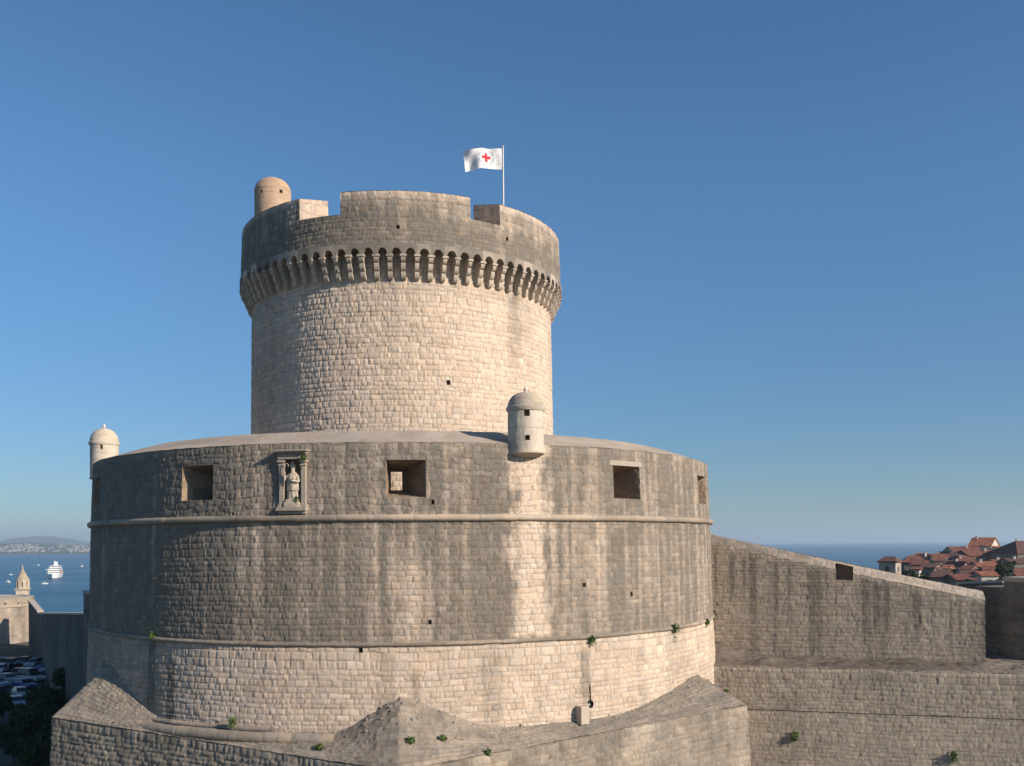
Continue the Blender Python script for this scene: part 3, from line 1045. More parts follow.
def glacis_map(U, V):
    ph = U / RB
    r0 = 17.02
    r1 = np.maximum(poly_r(ph), 17.5)
    zi = z_in(ph)
    t = V / 3.2
    lump = (.05 + .12 * sstep(3, 9, U)) * (fbm(U * 1.1, V * 1.6, 127, 4) - .5) * np.sin(np.pi * np.clip(t, 0, 1)) + .10 * (fbm(U * 1.7, V * 0, 128, 3) - .5) * (1 - t)
    return cyl(DC, ph, r0 + (r1 - r0) * t, zi + (zb_of(ph) - zi) * t + lump)
def base_grime(U, V): return .72 + .6 * (fbm(U * .8, V * .8, 121, 4) - .5) + .7 * (streak(U, V, 122, 1.3, .2) - .5)
usg = refine(ring_us(RB, step=.06), [p * RB for p in pphi], .03)
basew = fpart(masonry('base_wall', M_wall, lambda U, V: cyl(DC, U / RB, np.maximum(poly_r(U / RB), 17.5) + (-V) * .06, V + zb_of(U / RB)), usg, span(-4, 0, .06), course=.265, block=.31,
                      seed=41, depth=.045, grime_shade=base_grime, live=(-LIM * RB, LIM * RB)))
fpart(masonry('glacis', M_wall, glacis_map, usg, span(0, 3.2, .042), course=.27, block=.30, seed=42, depth=.032,
              grime_shade=lambda U, V: .72 + .2 * sstep(3, 9, U) + .6 * (fbm(U * .9, V * 1.5, 131, 4) - .5), rag=.9, live=(-LIM * RB, LIM * RB)), basew)
b = MB()
ft = [cylp(DC, ph, float(poly_r(np.array([ph]))[0]) - .1, 0) for ph in sorted(pphi)]
b.prism([(v.x, v.y) for v in ft], -26, -9.3)
fpart(soil_shade(b.build('base_footing', M_wall), .7), basew)
# double roll moulding where the drum meets the left face
pa, pb = hit(128, 715, DC, 17.2)[0], hit(338, 742, DC, 17.2)[0]
torus_ring('roll_moulding', DC, 17.68, -7.64, .24, phis=(pa, pb), parent=basew, seed=43, seg=.6)
torus_ring('roll_moulding', DC, 17.30, -7.40, .12, phis=(pa, hit(275, 730, DC, 17.2)[0]), parent=basew, seed=44, seg=.6)
# loose rubble fallen on the worn spurs and along the drum's foot
rr = random.Random(77)
b = MB()
for k in range(150):
    if k < 70:
        i = rr.choice([0, 0, 1, 5])
        ph = pphi[i] + R_(rr.gauss(0, 4.5))
    else:
        ph = R_(rr.uniform(-75, 80))
    pa_ = np.array([[ph * RB]])
    t_ = abs(rr.gauss(0, .22)) if k < 110 else abs(rr.gauss(0, .05))
    q = glacis_map(pa_, np.array([[min(t_, .9) * 3.2 + .08]]))[0, 0]
    sz = rr.uniform(.05, .13)
    n0 = len(b.v)
    b.box(q[0], q[1], q[2] + sz * .2, sz * rr.uniform(.8, 1.6), sz, sz * rr.uniform(.5, .9), rr.uniform(0, 3.1), taper=rr.uniform(.5, .9))
ro = soil_shade(b.build('rubble', M_wall, bevel=.015), .75)
ro['kind'] = 'stuff'
fpart(ro, basew)
# stone box and drain at the drum's foot
bp_ = hit(582, 716, DC, 17.3)
p = cylp(DC, bp_[0], 17.30, 0)
b = MB()
b.box(p.x, p.y, bp_[1] + .05, .42, .5, .75, math.atan2(p.y - DC.y, p.x - DC.x) + math.pi / 2)
fpart(b.build('drain_box', M_dress, bevel=.03), basew)
p = hit(591, 704, DC, 17.15)
q = cylp(DC, p[0], 17.12, p[1])
b = MB()
b.lathe([(.02, -.05), (.1, -.04), (.13, .04), (.11, .06), (.03, .0)], 14)
o = b.build('drain_spout', M_dark, smooth=True)
o.rotation_euler = (R_(90), 0, 0)
fpart(o, basew)
o.matrix_basis = o.matrix_basis @ Matrix.Translation(q) @ Matrix.Rotation(R_(90), 4, 'X') @ Matrix.Scale(1.3, 4, (0, 1, 0))
b = MB()
q0 = cylp(DC, p[0], 17.13, p[1] + .12)
q1 = cylp(DC, p[0], 17.08, p[1] + .85)
b.tube(q0, q1, .025)
fpart(b.build('drain_pipe', M_dark), basew)

# ------------------------------------------------------------------ statue in the niche
M_statue = mat('carved_limestone', (.50, .42, .33), .85, noise=.35, scale=6, bump=.01, bscale=30)
def blob(mbx, c, r, sq=(1, 1, 1)):
    prof = [(max(.002, r * math.sin(math.pi * i / 10)), -r * math.cos(math.pi * i / 10)) for i in range(11)]
    t = MB().lathe(prof, 14)
    mbx.add([(c[0] + v[0] * sq[0], c[1] + v[1] * sq[1], c[2] + v[2] * sq[2]) for v in t.v], t.f)
def folds(prof, n=36, amp=.02, k=9, sy=.72):
    vs, fs = [], []
    for r, z in prof:
        for i in range(n):
            a = 2 * math.pi * i / n
            q = r * (1 + amp / max(r, .05) * math.sin(k * a + z * 3) * (1 if z < .9 else .4))
            vs.append((q * math.cos(a), q * math.sin(a) * sy, z))
    for i in range(len(prof) - 1):
        for j in range(n):
            fs.append((i * n + j, i * n + (j + 1) % n, (i + 1) * n + (j + 1) % n, (i + 1) * n + j))
    fs += [tuple(range(n))[::-1], tuple((len(prof) - 1) * n + j for j in range(n))]
    return vs, fs
stt = MB()
stt.box(0, 0, .11, .62, .44, .22)
stt.box(0, 0, .28, .52, .36, .13)
zz = .34
stt.add(*folds([(.24, zz), (.235, zz + .1), (.21, zz + .45), (.19, zz + .72), (.2, zz + .85), (.215, zz + 1.0), (.20, zz + 1.08), (.1, zz + 1.16), (.07, zz + 1.2)]))
stt.add(*folds([(.265, zz + .38), (.25, zz + .55), (.235, zz + .8), (.25, zz + 1.0), (.17, zz + 1.12), (.08, zz + 1.18)], amp=.015, k=5))   # cope
blob(stt, (0, -.02, zz + 1.30), .105, (.85, .95, 1.2))
blob(stt, (0, -.12, zz + 1.29), .022, (1, 1, 1.5))
blob(stt, (0, -.07, zz + 1.19), .07, (.9, .9, 1.2))              # beard
for s_ in (-1, 1):
    stt.add(*[(lambda t: (t.v, t.f))(MB().prism([(-.1, -.06), (.1, -.06), (.1, .06), (-.1, .06)], 0, .001))][0]) if False else None
mit = MB()
mit.add([(-.1, -.09, zz + 1.38), (.1, -.09, zz + 1.38), (.1, .07, zz + 1.38), (-.1, .07, zz + 1.38), (-.085, -.07, zz + 1.5), (.085, -.07, zz + 1.5), (.085, .05, zz + 1.5), (-.085, .05, zz + 1.5),
         (0, -.05, zz + 1.66), (0, .03, zz + 1.66)],
        [(3, 2, 1, 0), (0, 1, 5, 4), (2, 3, 7, 6), (1, 2, 6, 5), (3, 0, 4, 7), (4, 5, 8), (6, 7, 9), (5, 6, 9, 8), (7, 4, 8, 9)])
stt.add(mit.v, mit.f)
# raised right hand with staff side (viewer's left), left arm holding the town model
stt.tube((-.19, -.03, zz + 1.02), (-.30, -.12, zz + .78), .075, .06, 10)
stt.tube((-.30, -.12, zz + .78), (-.27, -.2, zz + 1.05), .06, .04, 10)
blob(stt, (-.27, -.21, zz + 1.10), .05, (.9, .8, 1.2))
stt.tube((.19, -.03, zz + 1.02), (.25, -.12, zz + .74), .075, .06, 10)
stt.tube((.25, -.12, zz + .74), (.06, -.25, zz + .80), .06, .045, 10)
blob(stt, (.04, -.26, zz + .81), .05)
stt.box(.05, -.24, zz + .9, .2, .14, .1)
stt.box(.0, -.24, zz + 1.0, .06, .06, .16, taper=.6)
stt.tube((-.27, -.26, zz + .02), (-.27, -.2, zz + 1.45), .018, .018, 8)
for i in range(9):
    a0, a1 = math.pi * (1.15 - i * .16), math.pi * (1.15 - (i + 1) * .16)
    cxx, czz, rq = -.19, zz + 1.45, .08
    stt.tube((cxx + rq * math.cos(a0), -.2, czz + rq * math.sin(a0)), (cxx + rq * math.cos(a1), -.2, czz + rq * math.sin(a1)), .018, .018, 8)
st = stt.build('statue', M_statue, smooth=True, auto=60)
rm = st.modifiers.new('remesh', 'REMESH')
rm.mode = 'VOXEL'
rm.voxel_size = .014
rm.use_smooth_shade = True
st.location = npt(0.0, .0, nz0 - .001)
st.rotation_euler = (0, 0, NROT)
sc_f = (nz1 - nz0 - .05) / 2.0
st.scale = (sc_f * 1.12, sc_f, sc_f)
tag(st, 'carved stone bishop saint in a mitre holding a staff, standing in the wall niche', 'statue')

# ------------------------------------------------------------------ flagpole and flag
PX = at(503, 146, 54.6)
M_pole = mat('painted_pole', (.62, .6, .56), .45)
fp = empty('flagpole', (PX.x, PX.y, 14.7), 'thin pale flagpole standing on the tower top behind the battlements', 'flagpole')
MB().lathe([(.055, 0), (.05, 3), (.035, PX.z - 14.7 - .08)], 12).build('pole', M_pole, fp, smooth=True)
MB().lathe([(.02, PX.z - 14.7 - .085), (.06, PX.z - 14.7 - .05), (.06, PX.z - 14.7 - .01), (.02, PX.z - 14.7 + .03)], 12).build('truck', M_pole, fp, smooth=True)
MB().lathe([(.14, -.0), (.14, .12), (.07, .2)], 12).build('socket', M_pole, fp)
M_fw = mat('white_flag_cloth', (.80, .80, .80), .8, noise=.05, scale=4)
M_fr = mat('red_cross_cloth', (.62, .02, .03), .8)
M_fg = mat('grey_lettering', (.34, .35, .38), .8)
nu, nv, fw, fh = 150, 84, 2.28, 1.20
vs, fs, mi = [], [], []
for j in range(nv + 1):
    for i in range(nu + 1):
        s, t = i / nu, j / nv
        x = -s * fw * .965
        wv = s ** .8
        y = .21 * wv * math.sin(8.5 * s - 1.3 * t + .4) + .06 * wv * math.sin(17 * s + 3 * t)
        z = (t - .5) * fh * (1 - .06 * s) + .07 * math.sin(5.5 * s + .3) * s + .02 * math.sin(14 * s) * s
        if s > .88:
            z -= (1 - t) * (s - .88) * 1.4
            x += (s - .88) * (1 - t) * .5
        vs.append((x, y, z))
LET = {'C': ["111", "100", "100", "100", "111"], 'O': ["111", "101", "101", "101", "111"]}
for j in range(nv):
    for i in range(nu):
        a = j * (nu + 1) + i
        fs.append((a, a + 1, a + nu + 2, a + nu + 1))
        x, y = ((i + .5) / nu - .42) * fw, ((j + .5) / nv - .5) * fh
        m = 0
        yy = y - .06
        if (abs(x) < .095 and abs(yy) < .27) or (abs(x) < .27 and abs(yy) < .095):
            m = 1
        else:
            r = math.hypot(x, yy)
            an = math.degrees(math.atan2(yy, x))
            if .36 < r < .50 and (an < -10) and (int(an / 7) % 2 == 0):
                m = 2                                   # ring of small lettering under the cross
            elif .36 < r < .50 and 15 < an < 165 and (int(an / 8) % 2 == 0):
                m = 2
            elif .62 < abs(x) < .86 and abs(y + .05) < .3 and int((y + 2) / .055) % 2 == 0 and int((x + 3) / .045) % 3:
                m = 2
        mi.append(m)
me = bpy.data.meshes.new('flag')
me.from_pydata(vs, [], fs)
me.polygons.foreach_set('material_index', mi)
me.polygons.foreach_set('use_smooth', [True] * len(fs))
fl = link_mesh('flag', me, [M_fw, M_fr, M_fg])
fl.location = (PX.x - .06, PX.y, at(503, 159, 54.6).z)
fl.rotation_euler = (0, R_(-2), R_(8))
tag(fl, 'white flag with a red cross and grey lettering blowing left from the pole', 'flag')

# ------------------------------------------------------------------ right hand walls
def flat_wall(name, material, p0, p1, zb, zt0, zt1, course, block, seed, depth=.06, grime_shade=None, step=.06, parent=None, holes=(), batter=0.0, ztop=None):
    """wall face from p0 to p1 (seen from its left-to-right side), top running from zt0 to zt1"""
    d = Vector(p1) - Vector(p0)
    Ln = d.length
    d = d / Ln
    nrm = Vector((d.y, -d.x))
    ztf = ztop or (lambda U: zt0 + (zt1 - zt0) * U / Ln)
    zmax = max(zt0, zt1)
    def f(U, V):
        zt = ztf(U)
        z = np.minimum(V, zt)
        o = batter * (zmax - z)
        return np.stack([p0[0] + d.x * U + nrm.x * o, p0[1] + d.y * U + nrm.y * o, z], -1)
    o = masonry(name, material, f, span(0, Ln, step), span(zb, zmax, step), course=course, block=block, seed=seed, depth=depth, grime_shade=grime_shade, holes=holes)
    # drop collapsed faces above a sloping top
    bmx = bmesh.new()
    bmx.from_mesh(o.data)
    dead = [f_ for f_ in bmx.faces if f_.calc_area() < step * step * .03]
    bmesh.ops.delete(bmx, geom=dead, context='FACES')
    bmx.to_mesh(o.data)
    bmx.free()
    return wparent(o, parent) if parent else o

RW0, RW1 = (9.9, 53.45), (24.2, 48.6)
ramp = empty('rampart_wall', (17, 51, -6.4), 'long grey rampart wall with a sloping top running right from the round drum', 'wall')
dR = Vector(RW1) - Vector(RW0)
LR = dR.length
def rz_(U): return .66 - 3.36 * U / LR - .06 * np.sin(U / LR * math.pi)
def uR(px):
    k = ray(px, 560)[0]
    d = dR / LR
    return (k * RW0[1] - RW0[0]) / (d.x - k * d.y)
ue0, ue1 = uR(836), uR(853)
ye = RW0[1] + dR.y / LR * ue0
E2 = (ue0, ue1, at(845, 580.5, ye).z, at(845, 560, ye).z)
def ramp_grime(U, V):
    top = rz_(U)
    dpt = top - V
    s = streak(U, V, 141, 2.6, .07)
    s2 = vn(U * 4.6, V * .05, 143)
    g = .44 + .35 * (fbm(U * .4, V * .4, 144) - .5)
    g = g + 1.5 * np.clip(s - .52, 0, 1) * sstep(.3, .9, dpt) + 2.6 * np.clip(s2 - .64, 0, 1) * sstep(.5, 1.0, dpt) * sstep(4.2, 2.0, dpt)
    g = g - .4 * sstep(.7, .35, dpt)
    return g
flat_wall('wall_face', M_wall, RW0, RW1, -7.2, 0, 0, .22, .28, 61, .02, ramp_grime, .055, ramp, holes=[E2],
          ztop=lambda U: rz_(U) - .42)
d = dR / LR
nR = Vector((d.y, -d.x))
wparent(masonry('coping', M_wall, lambda U, V: np.stack([RW0[0] + d.x * U - nR.x * V, RW0[1] + d.y * U - nR.y * V, rz_(U) - .42 + .42 * np.clip(V / .8, 0, 1) ** .8 - .03 * np.clip(V - .8, 0, 9)], -1),
                span(0, LR, .06), span(0, 2.6, .06), course=.35, block=.42, seed=62, depth=.03, rag=1.4,
                grime_shade=lambda U, V: .38 + .7 * (fbm(U * .8, V, 151) - .5) + .45 * sstep(9, 5, U),
                keep=lambda U, V: ~((U > ue0) & (U < ue1) & (V < .6))), ramp)
b = MB()
def rp(u, o, z): return (RW0[0] + d.x * u - nR.x * o, RW0[1] + d.y * u - nR.y * o, z)
ztE = float(rz_((ue0 + ue1) / 2)) - .05
def side(u): return [rp(u, 0, E2[2]), rp(u, 1.2, E2[2] + .1), rp(u, 1.2, float(rz_(u)) - .06), rp(u, .6, float(rz_(u)) - .085), rp(u, .3, float(rz_(u)) - .215), rp(u, 0, float(rz_(u)) - .415)]
b.add(side(ue0) + side(ue1), [(0, 1, 2, 3, 4, 5), (11, 10, 9, 8, 7, 6), (0, 6, 7, 1), (1, 7, 8, 2), (2, 8, 9, 3)])
wparent(b.build('embrasure', M_inner), ramp)
# end of the wall and its back
b = MB()
b.add([rp(LR, 0, -7), rp(LR, 2.6, -7), rp(LR, 2.6, float(rz_(LR)) - .06), rp(LR, .8, float(rz_(LR)) - .01), rp(LR, 0, float(rz_(LR)) - .43)], [(0, 1, 2, 3, 4)])
b.add([rp(LR, 2.6, -7), rp(0, 2.6, -7), rp(0, 2.6, float(rz_(0)) - .06), rp(LR, 2.6, float(rz_(LR)) - .06)], [(0, 1, 2, 3)])
wparent(soil_shade(b.build('wall_end', M_far), .8), ramp)  # end and back: shade put into the colour value

# lower scarp wall with its ledge
SW0, SW1 = (7.5, 50.0), (30.0, 43.9)
ZSW = -6.42
scarp = empty('scarp_wall', (18, 47, -18), 'lower grey scarp wall with a thin dark string course, below the rampart ledge', 'wall')
def scarp_grime(U, V): return .55 + .4 * (fbm(U * .6, V * .6, 161, 4) - .5) + .35 * (streak(U, V, 162, 1.2, .15) - .5) - .3 * sstep(ZSW - .35, ZSW - .1, V)
ZSTR = -8.62
flat_wall('wall_face', M_wall, SW0, SW1, ZSTR, ZSW, ZSW, .22, .26, 63, .024, scarp_grime, .05, scarp)
flat_wall('lower_face', M_wall, SW0, SW1, -14, ZSTR - .045, ZSTR - .045, .21, .25, 64, .022, scarp_grime, .05, scarp, batter=.12)
dS = (Vector(SW1) - Vector(SW0)).normalized()
nS = Vector((dS.y, -dS.x))
LS = (Vector(SW1) - Vector(SW0)).length
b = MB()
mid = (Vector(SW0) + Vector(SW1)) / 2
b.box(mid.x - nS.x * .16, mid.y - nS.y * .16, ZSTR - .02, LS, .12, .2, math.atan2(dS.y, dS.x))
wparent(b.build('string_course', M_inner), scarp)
M_ledge = stone('earthy_ledge', (.24, .21, .175), (.115, .10, .085), (.12, .1, .085))
wparent(masonry('ledge', M_ledge, lambda U, V: np.stack([SW0[0] + dS.x * U - nS.x * V, SW0[1] + dS.y * U - nS.y * V, ZSW - .01 + .12 * sstep(.6, 3.5, V) + .45 * np.clip(fbm(U * .9, V * .9, 171) - .35, 0, 1) * sstep(.5, 1.2, V) + .5 * sstep(5.5, 3, U) * sstep(1, 3, V)], -1),
                span(0, LS, .12), span(0, 7, .1), course=.25, block=.35, seed=65, depth=.05, rag=2.5, grime_shade=lambda U, V: .8 + .9 * (fbm(U * .9, V * .9, 172) - .5) - .6 * sstep(.5, .2, V) - .5 * sstep(14.8, 16.5, U)), scarp)
# shaded bastion beyond the rampart's end
bast = empty('bastion_wall', (27, 48, -7), 'dark shaded bastion wall at the right edge beyond the end of the sloping rampart', 'wall')
BW0, BW1 = (25.6, 53.3), (26.95, 49.0)
ZBW = at(1000, 588, 50.5).z
flat_wall('wall_face', M_far, BW0, BW1, -7.5, ZBW, ZBW, .28, .36, 66, .05, lambda U, V: .65 + .6 * (streak(U, V, 181) - .5), .07, bast)  # face coloured darker to stand for the shade it lies in
dB = (Vector(BW1) - Vector(BW0)).normalized()
nB = Vector((dB.y, -dB.x))
q = [Vector(BW0), Vector(BW1), Vector(BW1) - nB * 3, Vector(BW0) - nB * 3]
b = MB()
b.prism([(v.x - nB.x * .06, v.y - nB.y * .06) for v in q], -7.6, ZBW - .03)
wparent(soil_shade(b.build('wall_core', M_far), .7), bast)  # core carries the bastion's painted shade too
tq = .56
q0 = Vector(BW0) + (Vector(BW1) - Vector(BW0)) * tq
zt_ = at(1015, 582, 50.4).z
b = MB()
q2 = [q0 + nB * .04, Vector(BW1) + nB * .04 + dB * .05, Vector(BW1) + dB * .05 - nB * 2.8, q0 - nB * 2.8]
b.prism([(v.x, v.y) for v in q2], ZBW - .6, zt_)
wparent(soil_shade(b.build('raised_block', M_far), .7), bast)  # block darkened in colour so it reads as shaded
b = MB()
q2 = [q0 + nB * .10 - dB * .06, Vector(BW1) + nB * .10 + dB * .1, Vector(BW1) + dB * .1 - nB * 2.9, q0 - nB * 2.9 - dB * .06]
b.prism([(v.x, v.y) for v in q2], zt_ + .004, zt_ + .26)
wparent(b.build('coping', M_cap, bevel=.04), bast)

# ------------------------------------------------------------------ left hand walls, round tower, belfry
def slab_wall(name, label, p0, p1, thick, zb, zt0, zt1, seed, material=M_far, cope=.22):
    root = empty(name, (p0[0], p0[1], zb), label, 'wall')
    flat_wall('wall_face', material, p0, p1, zb, zt0, zt1, .4, .55, seed, .04, lambda U, V: .95 + .5 * (streak(U, V, seed + 5, .22, .1) - .5), .2, root)  # nearly full dark colour: the wall's shade is painted into its face
    dd = (Vector(p1) - Vector(p0)).normalized()
    nn = Vector((dd.y, -dd.x))
    a, c = Vector(p0), Vector(p1)
    bb, e = a - nn * thick, c - nn * thick
    b = MB()
    b.add([(a.x, a.y, zt0), (c.x, c.y, zt1), (e.x, e.y, zt1), (bb.x, bb.y, zt0), (bb.x, bb.y, zb), (e.x, e.y, zb), (a.x, a.y, zb), (c.x, c.y, zb)],
          [(3, 4, 5, 2), (0, 6, 4, 3), (1, 2, 5, 7)])
    wparent(soil_shade(b.build('wall_back', material), .9), root)  # back and ends get the face's painted shade
    b = MB()
    o = .08
    for_ = [a + nn * o, c + nn * o, e, bb]
    zz_ = [zt0, zt1, zt1, zt0]
    b.add([(v.x, v.y, z_ + .004) for v, z_ in zip(for_, zz_)] + [(v.x, v.y, z_ + cope) for v, z_ in zip(for_, zz_)],
          [(3, 2, 1, 0), (4, 5, 6, 7), (0, 1, 5, 4), (1, 2, 6, 5), (2, 3, 7, 6), (3, 0, 4, 7)])
    wparent(b.build('coping', M_cap), root)
    return root
A0, A1 = at(37, 613, 171), at(99, 613, 84)
slab_wall('city_wall', 'long dark shaded city wall between the round tower and the fortress', (A0.x, A0.y), (A1.x, A1.y), 2.0, -26, A0.z - .2, A1.z - .2, 201)
P0, P1 = at(83.5, 600, 76), at(99, 600, 70)
slab_wall('wall_pier', 'tall dark wall pier tucked against the left side of the fortress drum', (P0.x, P0.y), (P1.x, P1.y), 2.5, -26, at(83.5, 593, 76).z, at(83.5, 593, 76).z, 202)
B0, B1 = at(28.5, 602, 180), at(37.6, 611, 171.5)
slab_wall('stair_wall', 'short dark wall stepping down from the round tower to the city wall', (B0.x, B0.y), (B1.x, B1.y), 1.0, -26, at(30, 601, 180).z, at(38, 612, 171.5).z, 203)

rtc = at(-15, 600, 190)
RR = 8.7
rt = empty('round_tower', (rtc.x, rtc.y, -22), 'sunlit round wall tower with slotted parapet at the left edge of the picture', 'tower')
ztp = at(10, 599.5, 182).z
zl = at(10, 608, 182).z
wparent(masonry('tower_wall', M_far, lambda U, V: cyl(rtc, U / RR, np.interp(V, [-24, zl], [RR + .7, RR]), V), ring_us(RR, R_(120), .25, 1), span(-24, zl, .25), course=.45, block=.6, seed=211, depth=.03,
                grime_shade=lambda U, V: .55 + .7 * (streak(U, V, 212, .7, .1) - .5)), rt)
slots = [(a * RR - .16, a * RR + .16, zl + .45, zl + .85) for a in (-.5, -.2, .1, .4, .7, 1.0)]
pm = wparent(masonry('parapet', M_far, lambda U, V: cyl(rtc, U / RR, RR + .12, V), ring_us(RR, R_(120), .2, 1), span(zl, ztp, .2), course=.4, block=.6, seed=213, depth=.03, holes=slots,
                grime_shade=lambda U, V: .4 + .5 * (fbm(U, V, 214) - .5)), rt)
b = MB()
n = 60
for h in slots:
    vs = [cylp(rtc, u / RR, r_, z) for r_ in (RR + .12, RR - .5) for (u, z) in ((h[0], h[2]), (h[1], h[2]), (h[1], h[3]), (h[0], h[3]))]
    b2 = MB().add(vs, [(k, 4 + k, 4 + (k + 1) % 4, (k + 1) % 4) for k in range(4)] + [(4, 5, 6, 7)])
    wparent(b2.build('slot', M_inner), pm)
b.lathe([(RR + .1, ztp - .05), (RR + .16, ztp), (RR - .9, ztp + .12), (RR - .95, ztp - .8), (.1, ztp - .8)], n, (rtc.x, rtc.y))
wparent(b.build('parapet_top', M_cap), rt)
b = MB()
b.lathe([(RR + .14, zl - .12), (RR + .28, zl - .06), (RR + .28, zl + .04), (RR + .1, zl + .06)], n, (rtc.x, rtc.y))
wparent(b.build('cordon', M_dress), rt)

# belfry beyond
YB = 330.0
sB = YB / F
bc = at(22.8, 600, YB)
M_bel = mat('pale_belfry_stone', (.56, .47, .36), .9, noise=.25, scale=.8)
bel = empty('belfry', (bc.x, bc.y, -52), 'pale stone bell tower with an arched lantern and small dome, rising behind the round tower', 'bell tower')
z_of = lambda py: at(21, py, YB).z + 52
b = MB()
w = 11.0 * sB
b.box(0, 0, z_of(590) / 2, w, w, z_of(590), .35)
b.build('shaft', M_bel, bel)
b = MB()
for (z0, z1, e) in ((z_of(590), z_of(589.2), .4), (z_of(589.15), z_of(588.3), .9)):
    b.box(0, 0, (z0 + z1) / 2, w + e, w + e, z1 - z0, .35)
b.build('cornice', M_bel, bel)
hx_ = w * .47
b = MB()
for k in range(8):
    a = .35 + math.pi / 4 * (k + .5)
    b.box(hx_ * math.cos(a), hx_ * math.sin(a), (z_of(588.25) + z_of(580.5)) / 2, .62, .9, z_of(580.5) - z_of(588.25), a)
b.lathe([(hx_ + .25, z_of(581.5)), (hx_ + .25, z_of(580)), (hx_ + .45, z_of(579.6)), (hx_ + .45, z_of(579))], 8, a0=.35)
b.lathe([(hx_ + .2, z_of(588.28)), (hx_ + .2, z_of(586.8))], 8, a0=.35)
b.build('lantern', M_bel, bel)
b = MB()
b.lathe([(hx_ + .3, z_of(578.95)), (hx_ * .98, z_of(577.5)), (hx_ * .72, z_of(574.8)), (hx_ * .42, z_of(572.3)), (hx_ * .28, z_of(570.5)), (.25, z_of(568.8))], 16)
b.build('dome', mat('tan_dome_stone', (.42, .34, .24), .9, noise=.3, scale=1), bel, smooth=True)
b = MB()
b.lathe([(.1, z_of(569)), (.3, z_of(568)), (.12, z_of(567)), (.06, z_of(564.5))], 10)
b.build('finial', M_bel, bel, smooth=True)
for k in range(2):
    a = .35 - math.pi / 2 * (1 - k)
    b = MB()
    b.box((w / 2 + .01) * math.cos(a), (w / 2 + .01) * math.sin(a), z_of(597), .06, 1.0, 1.9, a)
    b.build('window', M_dark, bel)

# ------------------------------------------------------------------ trees and plants
def leaf_mat(name, c, c2):
    return mat(name, c, .75, scale=1.4, col2=c2, spec=.2)
M_leaf = leaf_mat('evergreen_leaves', (.060, .085, .030), (.025, .045, .018))
M_leaf2 = leaf_mat('cypress_leaves', (.035, .06, .025), (.018, .032, .014))
M_leaf3 = leaf_mat('caper_leaves', (.11, .16, .045), (.05, .085, .025))
M_bark = mat('bark', (.10, .075, .05), .95, noise=.4, scale=8)
def crown_mesh(name, clumps, leaf, per, seed):
    r = np.random.RandomState(seed)
    V, Fc = [], []
    for (cx, cy, cz, rad, fl) in clumps:
        n = int(per * rad * rad / .5) + 20
        dirs = r.randn(n, 3)
        dirs /= np.linalg.norm(dirs, axis=1, keepdims=True)
        rr_ = rad * (.45 + .6 * r.rand(n) ** .5)
        P = np.array([cx, cy, cz]) + dirs * rr_[:, None] * np.array([1, 1, fl])
        t1 = r.randn(n, 3); t1 /= np.linalg.norm(t1, axis=1, keepdims=True)
        nn = dirs + .8 * r.randn(n, 3)
        t2 = np.cross(nn, t1); t2 /= np.maximum(np.linalg.norm(t2, axis=1, keepdims=True), 1e-6)
        sz = leaf * r.uniform(.6, 1.3, (n, 1))
        b0 = len(V)
        Q = np.stack([P - t1 * sz, P + t2 * sz * .5, P + t1 * sz, P - t2 * sz * .5], 1).reshape(-1, 3)
        V += Q.tolist()
        Fc += (np.arange(n * 4).reshape(n, 4) + b0).tolist()
    me = bpy.data.meshes.new(name)
    me.from_pydata(V, [], Fc)
    return me
def tree(name, label, base, h, cr, seed, leafm=M_leaf, leaf=.22, per=60, group=None, flat=.85, trunk_share=.4, n=16):
    r = random.Random(seed)
    root = empty(name, base, label, 'tree', group)
    tk = MB()
    top = Vector((r.uniform(-.3, .3), r.uniform(-.3, .3), h * .75))
    tk.tube((0, 0, -.3), (0, 0, h * trunk_share), .045 * h * .6, .03 * h * .6)
    tk.tube((0, 0, h * trunk_share), top, .03 * h * .6, .012 * h)
    cl = []
    for k in range(n):
        a = r.uniform(0, 2 * math.pi)
        q = math.sqrt(r.random()) * cr * .75
        z = h * trunk_share + (h * (1 - trunk_share)) * r.uniform(.12, .86)
        taper = 1 - .5 * max(0, (z / h - .6) / .4)
        p = (q * math.cos(a) * taper, q * math.sin(a) * taper, z)
        cl.append((*p, cr * r.uniform(.28, .48), flat))
        tk.tube((0, 0, h * trunk_share * r.uniform(.8, 1.3)), p, .012 * h, .004 * h, 6)
    tk.build('trunk', M_bark, root)
    link_mesh('crown', crown_mesh('crown', cl, leaf, per, seed), leafm, root)
    return root
def place(px, py, Y):
    p = at(px, py, Y)
    return p
TREES = [  # crown centre pixel, distance, crown radius px, kind, label
    (66, 684, 118, 22, 'dark bushy evergreen right of the parked cars, touching the fortress base'),
    (46, 704, 112, 22, 'mid green round tree below the car park, left of the base corner'),
    (62, 716, 96, 20, 'dense dark tree hard against the left corner of the stone base'),
    (30, 726, 104, 23, 'broad dark tree in the middle of the shaded ditch'),
    (14, 742, 98, 24, 'dark low tree at the bottom left corner of the picture'),
    (44, 750, 92, 26, 'dark tree at the bottom edge just left of the base corner'),
    (3, 697, 118, 12, 'small dark tree at the left edge beside the curving car park lane'),
    (20, 712, 112, 11, 'small bluish bush between the lane and the broad ditch tree'),
]
for i, (px, py, Yd, rp_, lab) in enumerate(TREES):
    p = at(px, py, Yd)
    gz = float(ground_z(np.array([p.x]), np.array([p.y]))[0])
    cr = rp_ * Yd / F
    top = p.z + cr * .8
    tree('evergreen_tree', lab, (p.x, p.y, gz - .2), max(2.0, top - gz), cr, 300 + i, leafm=M_leaf if i % 2 else M_leaf2, leaf=.26, per=60, group='trees in the shaded ditch', trunk_share=.3)

